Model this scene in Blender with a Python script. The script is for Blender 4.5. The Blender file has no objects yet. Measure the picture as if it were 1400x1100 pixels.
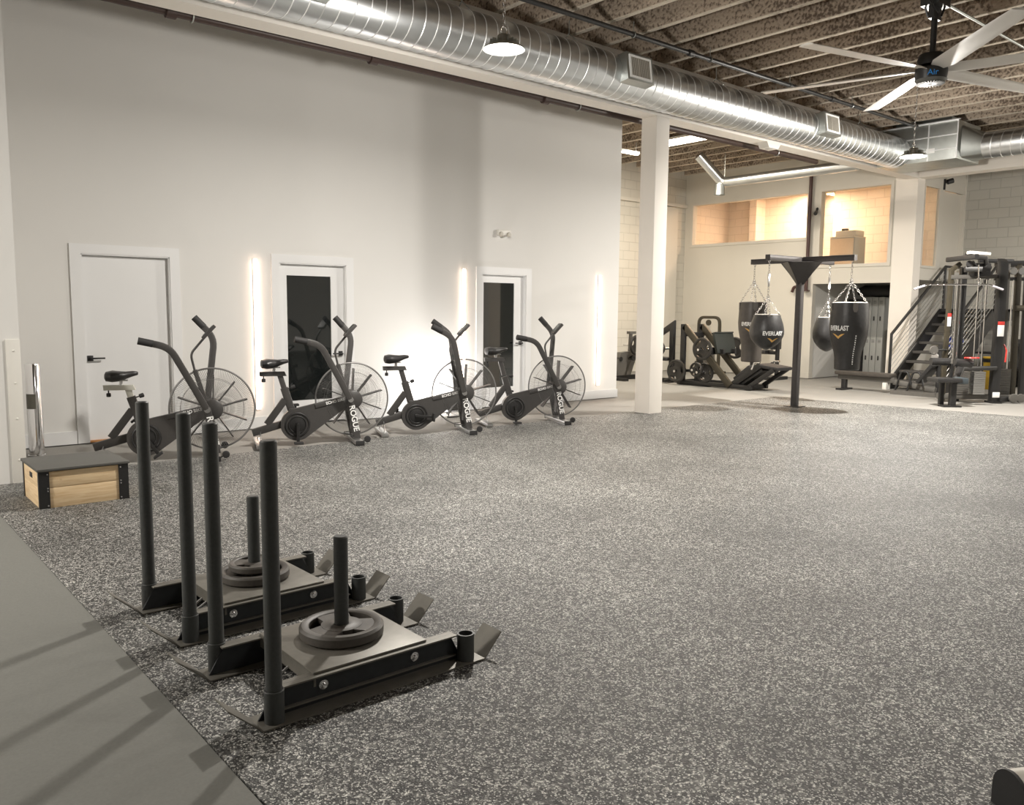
import bpy, bmesh, math, random
from math import sin, cos, pi, radians as rad
from mathutils import Vector as V, Matrix as MX
random.seed(7)
S = bpy.context.scene
COL = S.collection

# ------------------------------------------------------------------ materials
def mat(name, color, rough=.5, metal=0., var=.12, scale=30., bump=0., emit=None, estr=0., spec=None, coat=0.):
    m = bpy.data.materials.new(name); m.use_nodes = True
    nt = m.node_tree; N = nt.nodes; L = nt.links
    b = N['Principled BSDF']
    tc = N.new('ShaderNodeTexCoord'); nz = N.new('ShaderNodeTexNoise')
    nz.inputs['Scale'].default_value = scale; nz.inputs['Detail'].default_value = 4
    L.new(tc.outputs['Object'], nz.inputs['Vector'])
    mx = N.new('ShaderNodeMix'); mx.data_type = 'RGBA'
    c = V(color[:3])
    mx.inputs[6].default_value = (*(c * (1 - var)), 1); mx.inputs[7].default_value = (*[min(1, k) for k in c * (1 + var)], 1)
    L.new(nz.outputs['Fac'], mx.inputs[0]); L.new(mx.outputs[2], b.inputs['Base Color'])
    b.inputs['Roughness'].default_value = rough; b.inputs['Metallic'].default_value = metal
    if spec is not None: b.inputs['Specular IOR Level'].default_value = spec
    if coat: b.inputs['Coat Weight'].default_value = coat; b.inputs['Coat Roughness'].default_value = .1
    if bump:
        bp = N.new('ShaderNodeBump'); bp.inputs['Strength'].default_value = bump; bp.inputs['Distance'].default_value = .02
        L.new(nz.outputs['Fac'], bp.inputs['Height']); L.new(bp.outputs['Normal'], b.inputs['Normal'])
    if emit: b.inputs['Emission Color'].default_value = (*emit, 1); b.inputs['Emission Strength'].default_value = estr
    return m

def ramp(N, stops, const=False):
    r = N.new('ShaderNodeValToRGB'); cr = r.color_ramp
    if const: cr.interpolation = 'CONSTANT'
    while len(cr.elements) < len(stops): cr.elements.new(.5)
    for e, (p, c) in zip(cr.elements, stops): e.position = p; e.color = (*c, 1)
    return r

def mat_turf():  # speckled black and white fibres at three sizes
    m = bpy.data.materials.new('turf_fibres'); m.use_nodes = True; nt = m.node_tree; N = nt.nodes; L = nt.links; b = N['Principled BSDF']
    tc = N.new('ShaderNodeTexCoord')
    def layer(scale, stops):
        v = N.new('ShaderNodeTexVoronoi'); v.inputs['Scale'].default_value = scale
        L.new(tc.outputs['Object'], v.inputs['Vector'])
        sp = N.new('ShaderNodeSeparateColor'); L.new(v.outputs['Color'], sp.inputs[0])
        r = ramp(N, stops, True); L.new(sp.outputs[0], r.inputs[0]); return r, v
    g = lambda x: (x, x * .985, x * .92)
    r1, v1 = layer(190, [(0, g(.008)), (.46, g(.035)), (.68, g(.14)), (.84, g(.82))])
    r2, v2 = layer(100, [(0, g(.008)), (.46, g(.04)), (.68, g(.14)), (.87, g(.7))])
    r3, v3 = layer(38, [(0, g(.012)), (.42, g(.05)), (.7, g(.15)), (.88, g(.5))])
    a = N.new('ShaderNodeMix'); a.data_type = 'RGBA'; a.inputs[0].default_value = .34
    L.new(r1.outputs[0], a.inputs[6]); L.new(r2.outputs[0], a.inputs[7])
    a2 = N.new('ShaderNodeMix'); a2.data_type = 'RGBA'; a2.inputs[0].default_value = .15
    L.new(a.outputs[2], a2.inputs[6]); L.new(r3.outputs[0], a2.inputs[7])
    nz = N.new('ShaderNodeTexNoise'); nz.inputs['Scale'].default_value = 1.1; nz.inputs['Detail'].default_value = 5
    L.new(tc.outputs['Object'], nz.inputs['Vector'])
    rr = ramp(N, [(.3, (.72, .72, .72)), (.7, (1.22, 1.22, 1.22))]); L.new(nz.outputs['Fac'], rr.inputs[0])
    mu = N.new('ShaderNodeMix'); mu.data_type = 'RGBA'; mu.blend_type = 'MULTIPLY'; mu.inputs[0].default_value = 1
    L.new(a2.outputs[2], mu.inputs[6]); L.new(rr.outputs[0], mu.inputs[7]); L.new(mu.outputs[2], b.inputs['Base Color'])
    b.inputs['Roughness'].default_value = .55
    bp = N.new('ShaderNodeBump'); bp.inputs['Strength'].default_value = .5; bp.inputs['Distance'].default_value = .006
    L.new(v1.outputs['Distance'], bp.inputs['Height']); L.new(bp.outputs['Normal'], b.inputs['Normal'])
    return m

def mat_insul(name, dark, light, thr):
    m = bpy.data.materials.new(name); m.use_nodes = True; nt = m.node_tree; N = nt.nodes; L = nt.links; b = N['Principled BSDF']
    tc = N.new('ShaderNodeTexCoord')
    n1 = N.new('ShaderNodeTexNoise'); n1.inputs['Scale'].default_value = 26; n1.inputs['Detail'].default_value = 3
    n2 = N.new('ShaderNodeTexNoise'); n2.inputs['Scale'].default_value = 1.3; n2.inputs['Detail'].default_value = 3
    L.new(tc.outputs['Object'], n1.inputs['Vector']); L.new(tc.outputs['Object'], n2.inputs['Vector'])
    ad = N.new('ShaderNodeMath'); ad.operation = 'MULTIPLY_ADD'; ad.inputs[1].default_value = .55
    L.new(n2.outputs['Fac'], ad.inputs[0]); L.new(n1.outputs['Fac'], ad.inputs[2])
    r = ramp(N, [(thr, dark), (thr + .18, light)]); L.new(ad.outputs[0], r.inputs[0]); L.new(r.outputs[0], b.inputs['Base Color'])
    b.inputs['Roughness'].default_value = .95
    bp = N.new('ShaderNodeBump'); bp.inputs['Strength'].default_value = .8; bp.inputs['Distance'].default_value = .03
    L.new(n1.outputs['Fac'], bp.inputs['Height']); L.new(bp.outputs['Normal'], b.inputs['Normal'])
    return m

def mat_block(name, col):
    m = mat(name, col, .85); nt = m.node_tree; N = nt.nodes; L = nt.links; b = N['Principled BSDF']
    tc = N.new('ShaderNodeTexCoord'); mp = N.new('ShaderNodeSeparateXYZ'); L.new(tc.outputs['Object'], mp.inputs[0])
    ad = N.new('ShaderNodeMath'); L.new(mp.outputs[0], ad.inputs[0]); L.new(mp.outputs[1], ad.inputs[1])
    cb = N.new('ShaderNodeCombineXYZ'); L.new(ad.outputs[0], cb.inputs[0]); L.new(mp.outputs[2], cb.inputs[1])
    br = N.new('ShaderNodeTexBrick'); br.inputs['Scale'].default_value = 1; br.inputs['Brick Width'].default_value = .42
    br.inputs['Row Height'].default_value = .21; br.inputs['Mortar Size'].default_value = .008; br.inputs['Mortar Smooth'].default_value = .3
    c = V(col); br.inputs['Color1'].default_value = (*c, 1); br.inputs['Color2'].default_value = (*(c * .97), 1); br.inputs['Mortar'].default_value = (*(c * .82), 1)
    L.new(cb.outputs[0], br.inputs['Vector']); L.new(br.outputs['Color'], b.inputs['Base Color'])
    bp = N.new('ShaderNodeBump'); bp.inputs['Strength'].default_value = .5; bp.inputs['Distance'].default_value = .01; bp.invert = True
    L.new(br.outputs['Fac'], bp.inputs['Height']); L.new(bp.outputs['Normal'], b.inputs['Normal'])
    return m

def mat_wood():
    m = bpy.data.materials.new('pine_ply'); m.use_nodes = True; nt = m.node_tree; N = nt.nodes; L = nt.links; b = N['Principled BSDF']
    tc = N.new('ShaderNodeTexCoord'); mp = N.new('ShaderNodeMapping'); mp.inputs['Scale'].default_value = (3, 3, 38)
    L.new(tc.outputs['Object'], mp.inputs[0]); nz = N.new('ShaderNodeTexNoise'); nz.inputs['Scale'].default_value = 1.6; nz.inputs['Detail'].default_value = 6; nz.inputs['Distortion'].default_value = .6
    L.new(mp.outputs[0], nz.inputs['Vector'])
    r = ramp(N, [(.3, (.70, .49, .27)), (.62, (.84, .65, .41)), (.8, (.77, .57, .33))]); L.new(nz.outputs['Fac'], r.inputs[0])
    v = N.new('ShaderNodeTexVoronoi'); v.inputs['Scale'].default_value = 4.2; L.new(tc.outputs['Object'], v.inputs['Vector'])
    kr = ramp(N, [(.0, (.25, .12, .04)), (.06, (.45, .27, .11)), (.1, (1, 1, 1))]); L.new(v.outputs['Distance'], kr.inputs[0])
    mu = N.new('ShaderNodeMix'); mu.data_type = 'RGBA'; mu.blend_type = 'MULTIPLY'; mu.inputs[0].default_value = 1
    L.new(r.outputs[0], mu.inputs[6]); L.new(kr.outputs[0], mu.inputs[7]); L.new(mu.outputs[2], b.inputs['Base Color'])
    b.inputs['Roughness'].default_value = .55
    return m

def mat_glass():
    m = bpy.data.materials.new('window_glass'); m.use_nodes = True; nt = m.node_tree; N = nt.nodes; L = nt.links
    N.remove(N['Principled BSDF']); out = N['Material Output']
    t = N.new('ShaderNodeBsdfTransparent'); g = N.new('ShaderNodeBsdfGlossy'); g.inputs['Roughness'].default_value = .02
    t.inputs[0].default_value = (.95, .97, .96, 1)
    lw = N.new('ShaderNodeLayerWeight'); lw.inputs[0].default_value = .12
    mx = N.new('ShaderNodeMixShader'); L.new(lw.outputs[1], mx.inputs[0]); L.new(t.outputs[0], mx.inputs[1]); L.new(g.outputs[0], mx.inputs[2]); L.new(mx.outputs[0], out.inputs[0])
    return m

WHITE = mat('white_wall_paint', (.70, .69, .665), .75, var=.012, scale=3)
TRIMW = mat('white_trim_paint', (.74, .74, .735), .4, var=.012, scale=5)
CREAM = mat('cream_wall_paint', (.62, .59, .525), .7, var=.02, scale=3)
BEAMC = mat('beam_cream_paint', (.82, .775, .71), .65, var=.012, scale=3)
BLOCKW = mat_block('painted_block', (.60, .575, .51)); BLOCKG = mat_block('painted_block_grey', (.47, .455, .41))
TURF = mat_turf()
RUBBER = mat('lit_rubber_floor', (.26, .25, .23), .75, var=.16, scale=60, bump=.05)  # same rubber as the left walkway, with brighter light put into the colour
MATR = mat('dark_rubber_mat', (.155, .155, .14), .8, var=.14, scale=90, bump=.05)
INS = mat_insul('sprayed_insulation', (.14, .105, .078), (.44, .36, .28), .62)
DECK = mat_insul('ceiling_deck', (.05, .034, .024), (.33, .26, .19), .68)
FLANGE = mat_insul('joist_flange', (.40, .34, .27), (.62, .55, .45), .55)
GALV = mat('galvanised_steel', (.72, .745, .76), .30, 1., var=.13, scale=4)
GALVD = mat('galvanised_steel_dull', (.50, .52, .50), .42, 1., var=.2, scale=6)
SEAM = mat('duct_seam', (.95, .96, .97), .5, 1., var=.05)
BLACK = mat('black_powder_coat', (.019, .0185, .0185), .4, var=.2, scale=60)
BIKEB = mat('charcoal_powder_coat', (.055, .052, .05), .4, var=.15, scale=60)
BLACKM = mat('matt_black_rubber', (.022, .021, .021), .7, var=.2, scale=80)
SLEDM = mat('sled_worn_steel', (.17, .16, .138), .45, .3, var=.25, scale=18)
POLEM = mat('sled_pole_black', (.048, .051, .05), .45, var=.25, scale=90)
PLATEM = mat('rubber_weight_plate', (.075, .067, .058), .5, var=.2, scale=60)
BROWNM = mat('bronze_machine_paint', (.045, .038, .025), .38, var=.2, scale=20)
CHROME = mat('chrome', (.85, .85, .86), .12, 1., var=.03)
STEEL = mat('brushed_steel', (.62, .62, .62), .3, 1., var=.08, scale=40)
WIRE = mat('fan_cage_wire', (.18, .175, .17), .45, .3, var=.1)
LEATH = mat('black_leather', (.03, .029, .029), .38, var=.35, scale=22, bump=.12)
LEATHB = mat('worn_black_leather', (.06, .052, .045), .4, var=.4, scale=14, bump=.12)
WTXT = mat('white_print', (.88, .88, .86), .5, var=.02)
GOLD = mat('gold_print', (.7, .42, .12), .5, var=.05)
BLUEP = mat('blue_print', (.05, .36, .95), .4, var=.05)
RED = mat('red_plastic', (.6, .05, .04), .4, var=.08)
YELL = mat('yellow_plastic', (.75, .48, .05), .5, var=.08)
BLUE = mat('blue_vinyl', (.03, .08, .55), .35, var=.1)
WOOD = mat_wood()
DGLASS = mat('dark_door_glass', (.006, .008, .008), .03, var=.3, scale=2, spec=.9, coat=.6)
GLASS = mat_glass()
GREYLOCK = mat('locker_grey', (.36, .365, .35), .4, .2, var=.05)
CAB = mat('laminate_cabinet', (.50, .40, .30), .5, var=.1, scale=12)
CABG = mat('grey_cabinet_side', (.33, .33, .31), .55, var=.06)
FANW = mat('fan_blade_white', (.72, .69, .64), .4, var=.04, scale=5)
BEIGE = mat('beige_plastic', (.48, .45, .39), .45, var=.06)
GUARD = mat('corner_guard_white', (.72, .70, .65), .45, var=.02)
LED = mat('led_diffuser', (.9, .85, .8), .5, var=.01, emit=(1., .72, .55), estr=9)
LENS = mat('lamp_lens', (.95, .9, .8), .5, var=.01, emit=(1., .86, .66), estr=22)
PANEL = mat('light_panel_diffuser', (.95, .9, .8), .5, var=.01, emit=(1., .88, .70), estr=6)
COOL = mat('added_flood_lens', (.95, .95, .95), .5, var=.01, emit=(1., .96, .92), estr=30)
WARM = mat('warm_lamp_lens', (.95, .85, .6), .5, var=.01, emit=(1., .62, .28), estr=14)

# ------------------------------------------------------------------ mesh builder
def frame_axes(t, n0=None):
    t = t.normalized()
    a = n0 if n0 is not None and abs(n0.normalized().dot(t)) < .98 else (V((0, 0, 1)) if abs(t.z) < .9 else V((1, 0, 0)))
    s = t.cross(a).normalized(); return s, s.cross(t).normalized()

def fillet(pts, r, n=5):
    pts = [V(p) for p in pts]; out = [pts[0]]
    for i in range(1, len(pts) - 1):
        a, b, c = pts[i - 1], pts[i], pts[i + 1]
        d1, d2 = (a - b), (c - b); rr = min(r, d1.length * .48, d2.length * .48)
        p, q = b + d1.normalized() * rr, b + d2.normalized() * rr
        for k in range(n + 1):
            t = k / n; out.append((1 - t) ** 2 * p + 2 * t * (1 - t) * b + t * t * q)
    out.append(pts[-1]); return out

class B:
    def __init__(s): s.v = []; s.f = []; s.m = []; s.slot = 0; s.x = MX()
    def add(s, vs, fs):
        o = len(s.v); s.v += [tuple(s.x @ V(p)) for p in vs]
        s.f += [tuple(i + o for i in f) for f in fs]; s.m += [s.slot] * len(fs); return s
    def box(s, c, d, rot=None, bev=0.):
        bm = bmesh.new(); bmesh.ops.create_cube(bm, size=1)
        for v in bm.verts: v.co = V((v.co.x * d[0], v.co.y * d[1], v.co.z * d[2]))
        if bev: bmesh.ops.bevel(bm, geom=bm.edges[:], offset=min(bev, min(d) * .45), segments=2, affect='EDGES', profile=.6)
        R = MX.Translation(V(c)) @ (rot.to_4x4() if rot is not None else MX())
        bm.verts.index_update(); vs = [R @ v.co for v in bm.verts]; fs = [[v.index for v in f.verts] for f in bm.faces]; bm.free()
        return s.add(vs, fs)
    def bx(s, x0, x1, y0, y1, z0, z1, bev=0.):
        return s.box(((x0 + x1) / 2, (y0 + y1) / 2, (z0 + z1) / 2), (abs(x1 - x0), abs(y1 - y0), abs(z1 - z0)), None, bev)
    def loft(s, rings, cap=True, closed=False):
        n = len(rings[0]); vs = [p for r in rings for p in r]; fs = []
        m = len(rings)
        for i in range(m if closed else m - 1):
            j = (i + 1) % m
            for k in range(n):
                l = (k + 1) % n; fs.append((i * n + k, i * n + l, j * n + l, j * n + k))
        if cap and not closed: fs.append(tuple(range(n))[::-1]); fs.append(tuple((m - 1) * n + k for k in range(n)))
        return s.add(vs, fs)
    def tube(s, pts, r, n=10, cap=True, closed=False, bend=0.):
        pts = [V(p) for p in pts]
        if bend: pts = fillet(pts, bend)
        m = len(pts); rs = r if isinstance(r, (list, tuple)) else [r] * m; rings = []; up = None
        for i in range(m):
            a = pts[i - 1] if i or closed else pts[i]; b = pts[(i + 1) % m] if i < m - 1 or closed else pts[i]
            t = (b - a); sx, uy = frame_axes(t, up); up = uy
            rings.append([pts[i] + sx * (cos(2 * pi * k / n) * rs[i]) + uy * (sin(2 * pi * k / n) * rs[i]) for k in range(n)])
        return s.loft(rings, cap, closed)
    def rect(s, pts, w, h, side, bend=0., rd=.25):
        """box-section bar: w along the fixed side vector, h in the plane of the path, softly rounded corners"""
        pts = [V(p) for p in pts]; side = V(side).normalized()
        if bend: pts = fillet(pts, bend)
        m = len(pts); rings = []; q = min(w, h) * rd
        prof = []
        for cx, cy, a0 in ((w / 2 - q, h / 2 - q, 0), (-w / 2 + q, h / 2 - q, 90), (-w / 2 + q, -h / 2 + q, 180), (w / 2 - q, -h / 2 + q, 270)):
            for k in range(3): prof.append((cx + q * cos(rad(a0 + 45 * k)), cy + q * sin(rad(a0 + 45 * k))))
        for i in range(m):
            t1 = (pts[i] - pts[i - 1]).normalized() if i else None; t2 = (pts[i + 1] - pts[i]).normalized() if i < m - 1 else None
            t = (t1 + t2).normalized() if t1 and t2 else (t1 or t2); k = 1 / max(.4, t.dot(t1)) if t1 and t2 else 1
            nrm = side.cross(t).normalized()
            rings.append([pts[i] + side * a + nrm * (b * k) for a, b in prof])
        return s.loft(rings)
    def cyl(s, p0, p1, r0, r1=None, n=20): return s.tube([p0, p1], [r0, r0 if r1 is None else r1], n)
    def lathe(s, prof, c=(0, 0, 0), ax='Z', n=28, cap=False):
        c = V(c); rings = []
        for r, z in prof:
            ring = []
            for k in range(n):
                a = 2 * pi * k / n; p = (r * cos(a), r * sin(a), z)
                if ax == 'Y': p = (p[0], z, p[1])
                if ax == 'X': p = (z, p[0], p[1])
                ring.append(c + V(p))
            rings.append(ring)
        return s.loft(rings, cap)
    def prism(s, poly, a, b, plane='XZ'):
        def P(u, v, w): return {'XZ': (u, w, v), 'XY': (u, v, w), 'YZ': (w, u, v)}[plane]
        n = len(poly); vs = [P(u, v, a) for u, v in poly] + [P(u, v, b) for u, v in poly]
        fs = [tuple(range(n)), tuple(range(2 * n - 1, n - 1, -1))] + [(i, n + i, n + (i + 1) % n, (i + 1) % n) for i in range(n)]
        return s.add(vs, fs)
    def torus(s, c, R, r, ax='Z', n=32, k=8, a0=0, a1=360):
        c = V(c); pts = []; full = abs(a1 - a0) >= 360
        for i in range(n if full else n + 1):
            a = rad(a0 + (a1 - a0) * i / n); p = (R * cos(a), R * sin(a), 0)
            if ax == 'Y': p = (p[0], 0, p[1])
            if ax == 'X': p = (0, p[0], p[1])
            pts.append(c + V(p))
        return s.tube(pts, r, k, True, full)
    def done(s, name, mats, parent=None, loc=(0, 0, 0), rot=(0, 0, 0), smooth=True):
        me = bpy.data.meshes.new(name); me.from_pydata(s.v, [], s.f); me.validate()
        bm = bmesh.new(); bm.from_mesh(me); bmesh.ops.recalc_face_normals(bm, faces=bm.faces[:]); bm.to_mesh(me); bm.free()
        for m in (mats if isinstance(mats, (list, tuple)) else [mats]): me.materials.append(m)
        if len(me.polygons) == len(s.m) and any(s.m): me.polygons.foreach_set('material_index', s.m)
        if smooth:
            me.polygons.foreach_set('use_smooth', [True] * len(me.polygons)); me.set_sharp_from_angle(angle=rad(38))
        o = bpy.data.objects.new(name, me); COL.objects.link(o); o.location = loc; o.rotation_euler = rot
        if parent: o.parent = parent
        return o

def tag(o, label, cat, group=None, kind=None):
    o['label'] = label; o['category'] = cat
    if group: o['group'] = group
    if kind: o['kind'] = kind
    return o
def thing(name, label, cat, loc=(0, 0, 0), rz=0., group=None, kind=None):
    o = bpy.data.objects.new(name, None); COL.objects.link(o); o.location = loc; o.rotation_euler = (0, 0, rz); o.empty_display_size = .1
    return tag(o, label, cat, group, kind)
def kids(o): return [c for c in bpy.data.objects if c.parent == o]
def copy_tree(o, parent=None):
    c = o.copy(); COL.objects.link(c); c.parent = parent
    for ch in kids(o): copy_tree(ch, c)
    return c
def text(name, body, size, m, parent, loc, rot, ext=.001, align='CENTER', sx=1., bold=0.):
    cu = bpy.data.curves.new(name, 'FONT'); cu.body = body; cu.size = size; cu.extrude = ext; cu.align_x = align; cu.align_y = 'CENTER'; cu.offset = bold
    cu.materials.append(m); tmp = bpy.data.objects.new(name, cu); COL.objects.link(tmp)
    bpy.context.view_layer.update(); me = bpy.data.meshes.new_from_object(tmp.evaluated_get(bpy.context.evaluated_depsgraph_get()))
    bpy.data.objects.remove(tmp); me.name = name; o = bpy.data.objects.new(name, me); COL.objects.link(o); o.parent = parent; o.location = loc; o.rotation_euler = rot; o.scale = (sx, 1, 1)
    return o
def struct(b, name, m, label, cat): return tag(b.done(name, m), label, cat, None, 'structure')

# ------------------------------------------------------------------ camera
cam = bpy.data.cameras.new('camera'); co = bpy.data.objects.new('camera', cam); COL.objects.link(co); S.camera = co
cam.sensor_fit = 'HORIZONTAL'; cam.sensor_width = 36; cam.lens = 36 * 1137.74 / 1400; cam.clip_start = .05; cam.clip_end = 100
az, pt, ro = rad(49.962), .1110865, .0095719
Fv = V((cos(az) * cos(pt), sin(az) * cos(pt), -sin(pt))); Rv = Fv.cross(V((0, 0, 1))).normalized(); Uv = Rv.cross(Fv)
R2 = Rv * cos(ro) + Uv * sin(ro); U2 = -Rv * sin(ro) + Uv * cos(ro)
mw = MX((R2, U2, -Fv)).transposed().to_4x4(); mw.translation = V((0, 0, 1.5)); co.matrix_world = mw

# ------------------------------------------------------------------ the setting
struct(B().bx(-5, 21, -7, 14.5, -.12, -.012), 'floor', RUBBER, 'rubber gym floor with a lit tone painted in, along the walls and behind the turf', 'floor')
struct(B().bx(-5, .955, -7, 8.0, -.012, .004), 'floor_left', MATR, 'dark grey rubber walkway left of the speckled turf', 'floor')
t = B(); t.add([(.985, -7, .006), (15.2, -7, .006), (13.05, 8.28, .006), (.945, 8.28, .006), (.985, -7, -.011), (15.2, -7, -.011), (13.05, 8.28, -.011), (.945, 8.28, -.011)],
               [(0, 1, 2, 3), (4, 5, 6, 7), (0, 1, 5, 4), (1, 2, 6, 5), (2, 3, 7, 6), (3, 0, 4, 7)])
tag(t.done('artificial_turf', TURF), 'black and white speckled turf covering the middle of the gym floor', 'turf', None, 'stuff')

WB = 9.93
doors = [(2.262, 3.19, 2.056), (4.525, 5.45, 2.056), (7.73, 8.60, 2.03)]
w = B(); xs = 1.2
for a, b_, h in doors:
    w.bx(xs, a, WB, WB + .15, 0, 4.94); w.bx(a, b_, WB, WB + .15, h, 4.94); xs = b_
w.bx(xs, 10.72, WB, WB + .15, 0, 4.94); w.bx(10.57, 10.72, WB + .15, 13.87, 0, 4.94)
struct(w, 'wall_back', WHITE, 'tall white wall behind the row of air bikes', 'wall')
struct(B().bx(-5, 1.325, 7.98, 10.08, 0, 4.94), 'wall_left', WHITE, 'white wall end at the left edge, nearer than the bike wall', 'wall')
struct(B().bx(10.72, 17.43, 13.87, 14.0, 0, 5.3), 'wall_rear', BLOCKW, 'cream block wall far behind the white column', 'wall')
w = B()
X0, X1 = 17.43, 17.56
w.bx(X0, X1, 10.2, 13.87, 0, 3.17); w.bx(X0, X1, 8.42, 10.2, 2.14, 2.54); w.bx(X0, X1, 10.10, 10.2, 2.54, 3.17)
w.bx(X0, X1, 10.10, 10.40, 3.17, 4.19); w.bx(X0, X1, 13.64, 13.87, 3.17, 4.19); w.bx(X0, X1, 8.42, 13.87, 4.19, 5.3); w.bx(X0, X1, 8.42, 8.5, 2.54, 4.19)
struct(w, 'wall_far', CREAM, 'cream office wall with two lit upper windows at the back', 'wall')
w = B(); w.bx(X1, 19.5, 10.2, 10.3, 0, 2.2); w.bx(19.4, 19.5, 8.0, 10.2, 0, 2.2); w.bx(X1, 20.4, 8.0, 13.87, 2.2, 2.42)
struct(w, 'wall_alcove', mat('alcove_grey_paint', (.55, .54, .51), .7, var=.03), 'grey lined alcove under the office holding the lockers', 'wall')
w = B(); w.bx(20.3, 20.4, 8.0, 13.87, 2.42, 4.6); w.bx(19.3, 19.4, 11.55, 13.87, 2.42, 4.6); w.bx(17.56, 20.4, 13.87, 13.97, 2.42, 4.6); w.bx(18.9, 19.3, 12.75, 12.95, 2.42, 4.6); w.bx(19.5, 19.6, 8.1, 10.95, 2.42, 4.6); w.bx(17.56, 20.4, 8.0, 13.97, 4.5, 4.6)
struct(w, 'wall_office', mat_block('office_block', (.70, .61, .52)), 'warm lit block walls inside the upstairs office', 'wall')
w = B(); w.bx(17.74, 18.72, 7.99, 8.03, 2.2, 2.45); w.bx(17.74, 18.72, 7.99, 8.03, 4.17, 4.9); w.bx(18.5, 18.72, 7.99, 8.03, 2.45, 4.17); w.bx(18.72, 19.8, 7.99, 8.03, 4.12, 4.9)
w.bx(18.72, 19.74, 8.06, 8.1, 2.2, 4.12); w.bx(19.74, 19.8, 7.97, 8.1, 2.2, 4.9)
struct(w, 'wall_side', CREAM, 'cream side wall of the office above the stairs', 'wall')
struct(B().bx(19.8, 19.95, -7, 8.1, 0, 5.3), 'wall_right', BLOCKG, 'grey painted block wall behind the cable machines', 'wall')
struct(B().bx(-5, 20, -7.15, -7, 0, 5.3), 'wall_front', WHITE, 'white wall behind the viewer', 'wall')
struct(B().bx(-5.15, -5, -7, 10, 0, 5.3), 'wall_entrance', WHITE, 'white wall left of the viewer', 'wall')
# pilaster and pipe on the rear wall
struct(B().bx(16.25, 16.95, 13.72, 13.87, 0, 4.08), 'trim_pilaster', CREAM, 'shallow cream pilaster on the rear block wall', 'pilaster')
struct(B().bx(10.72, 17.43, 13.80, 13.87, 4.12, 4.2), 'trim_ledge', CREAM, 'thin cream ledge high on the rear block wall', 'trim')

# baseboards
w = B(); 
for a, b_ in ((1.33, 2.145), (3.30, 4.42), (5.56, 7.60), (8.68, 10.735)): w.bx(a, b_, WB - .018, WB, 0, .14)
w.bx(10.72, 10.738, WB - .018, 12, 0, .14)
struct(w, 'baseboard_back', TRIMW, 'white baseboard along the bike wall', 'baseboard')
w = B(); w.bx(17.41, 17.43, 10.2, 13.87, 0, .13); w.bx(17.4, 17.56, 10.18, 10.2, 0, .13)
struct(w, 'baseboard_far', CREAM, 'cream baseboard along the office wall', 'baseboard')

# ceiling with joists
ceil = struct(B().bx(-5, 20.5, -7, 14, 5.25, 5.35), 'ceiling', DECK, 'dark brown insulated roof deck on exposed joists', 'ceiling')
jb = B(); jb.bx(-.03, .03, -7, 13.87, 4.955, 5.25); jb.slot = 1; jb.bx(-.033, .033, -7, 13.87, 4.945, 4.955)
j0 = jb.done('joist', [INS, FLANGE], ceil, (-4.6, 0, 0))
for k in range(1, 41):
    j = j0.copy(); COL.objects.link(j); j.parent = ceil; j.location = (-4.6 + .61 * k, 0, 0)

# beams and columns
struct(B().bx(-5, 17.43, 7.95, 8.23, 4.23, 4.95), 'beam', BEAMC, 'long cream ceiling beam running behind the big round duct', 'beam')
struct(B().bx(17.40, 17.74, -7, 8.42, 4.24, 4.95), 'beam_far', BEAMC, 'cream cross beam over the stairs and cable machines', 'beam')
struct(B().bx(9.29, 9.57, 7.95, 8.23, 0, 4.23, .006), 'column', BEAMC, 'square white column standing at the turf edge', 'column')
struct(B().bx(17.42, 17.74, 7.97, 8.42, 0, 4.24), 'column_far', BEAMC, 'cream column between the lockers and the stairs', 'column')

# doors
def casing(x0, x1, h, nm, cw=.11):
    b = B(); y0, y1 = WB - .02, WB
    b.bx(x0 - cw, x0, y0, y1, 0, h + cw * .95); b.bx(x1, x1 + cw, y0, y1, 0, h + cw * .95); b.bx(x0, x1, y0, y1, h, h + cw * .95)
    b.bx(x0, x0 + .012, WB - .01, WB + .14, 0, h); b.bx(x1 - .012, x1, WB - .01, WB + .14, 0, h); b.bx(x0, x1, WB - .01, WB + .14, h - .012, h)
    return b
def handle(parent, x, z, d):
    b = B(); b.bx(x - .03, x + .03, WB + .036, WB + .045, z - .03, z + .03, .002); b.cyl((x, WB + .04, z), (x, WB - .015, z), .011, n=10); b.bx(min(x, x + d * .13) - .008, max(x, x + d * .13) + .008, WB - .022, WB - .004, z - .009, z + .009, .003)
    return b.done('door_handle', BLACK, parent)
d = thing('door_1', 'plain white door with black lever behind the leftmost bike', 'door', kind='structure')
casing(*doors[0], 'd').done('door_frame', TRIMW, d); B().bx(2.275, 3.177, WB + .045, WB + .085, .012, 2.04).done('door_leaf', TRIMW, d); handle(d, 2.325, .925, 1)
B().bx(2.27, 3.18, WB - .005, WB + .1, 0, .02).done('threshold', mat('wood_threshold', (.5, .24, .09), .5), d)
for nm, (x0, x1, h), (gx0, gx1), hx, lab in (('door_2', doors[1], (4.64, 5.255), 5.385, 'white door with tall dark glass behind the second bike'), ('door_3', doors[2], (7.80, 8.405), 8.535, 'white door with tall dark glass behind the rightmost bike')):
    d = thing(nm, lab, 'door', kind='structure'); casing(x0, x1, h, nm).done('door_frame', TRIMW, d)
    b = B(); y0, y1 = WB + .045, WB + .085
    b.bx(x0 + .013, gx0, y0, y1, .012, h - .014); b.bx(gx1, x1 - .013, y0, y1, .012, h - .014); b.bx(gx0, gx1, y0, y1, 1.905, h - .014); b.bx(gx0, gx1, y0, y1, .012, .305)
    b.done('door_leaf', TRIMW, d); B().bx(gx0, gx1, y0 + .012, y0 + .024, .305, 1.905).done('glass_pane', DGLASS, d); handle(d, hx, .90 if nm == 'door_2' else .98, -1)

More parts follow.
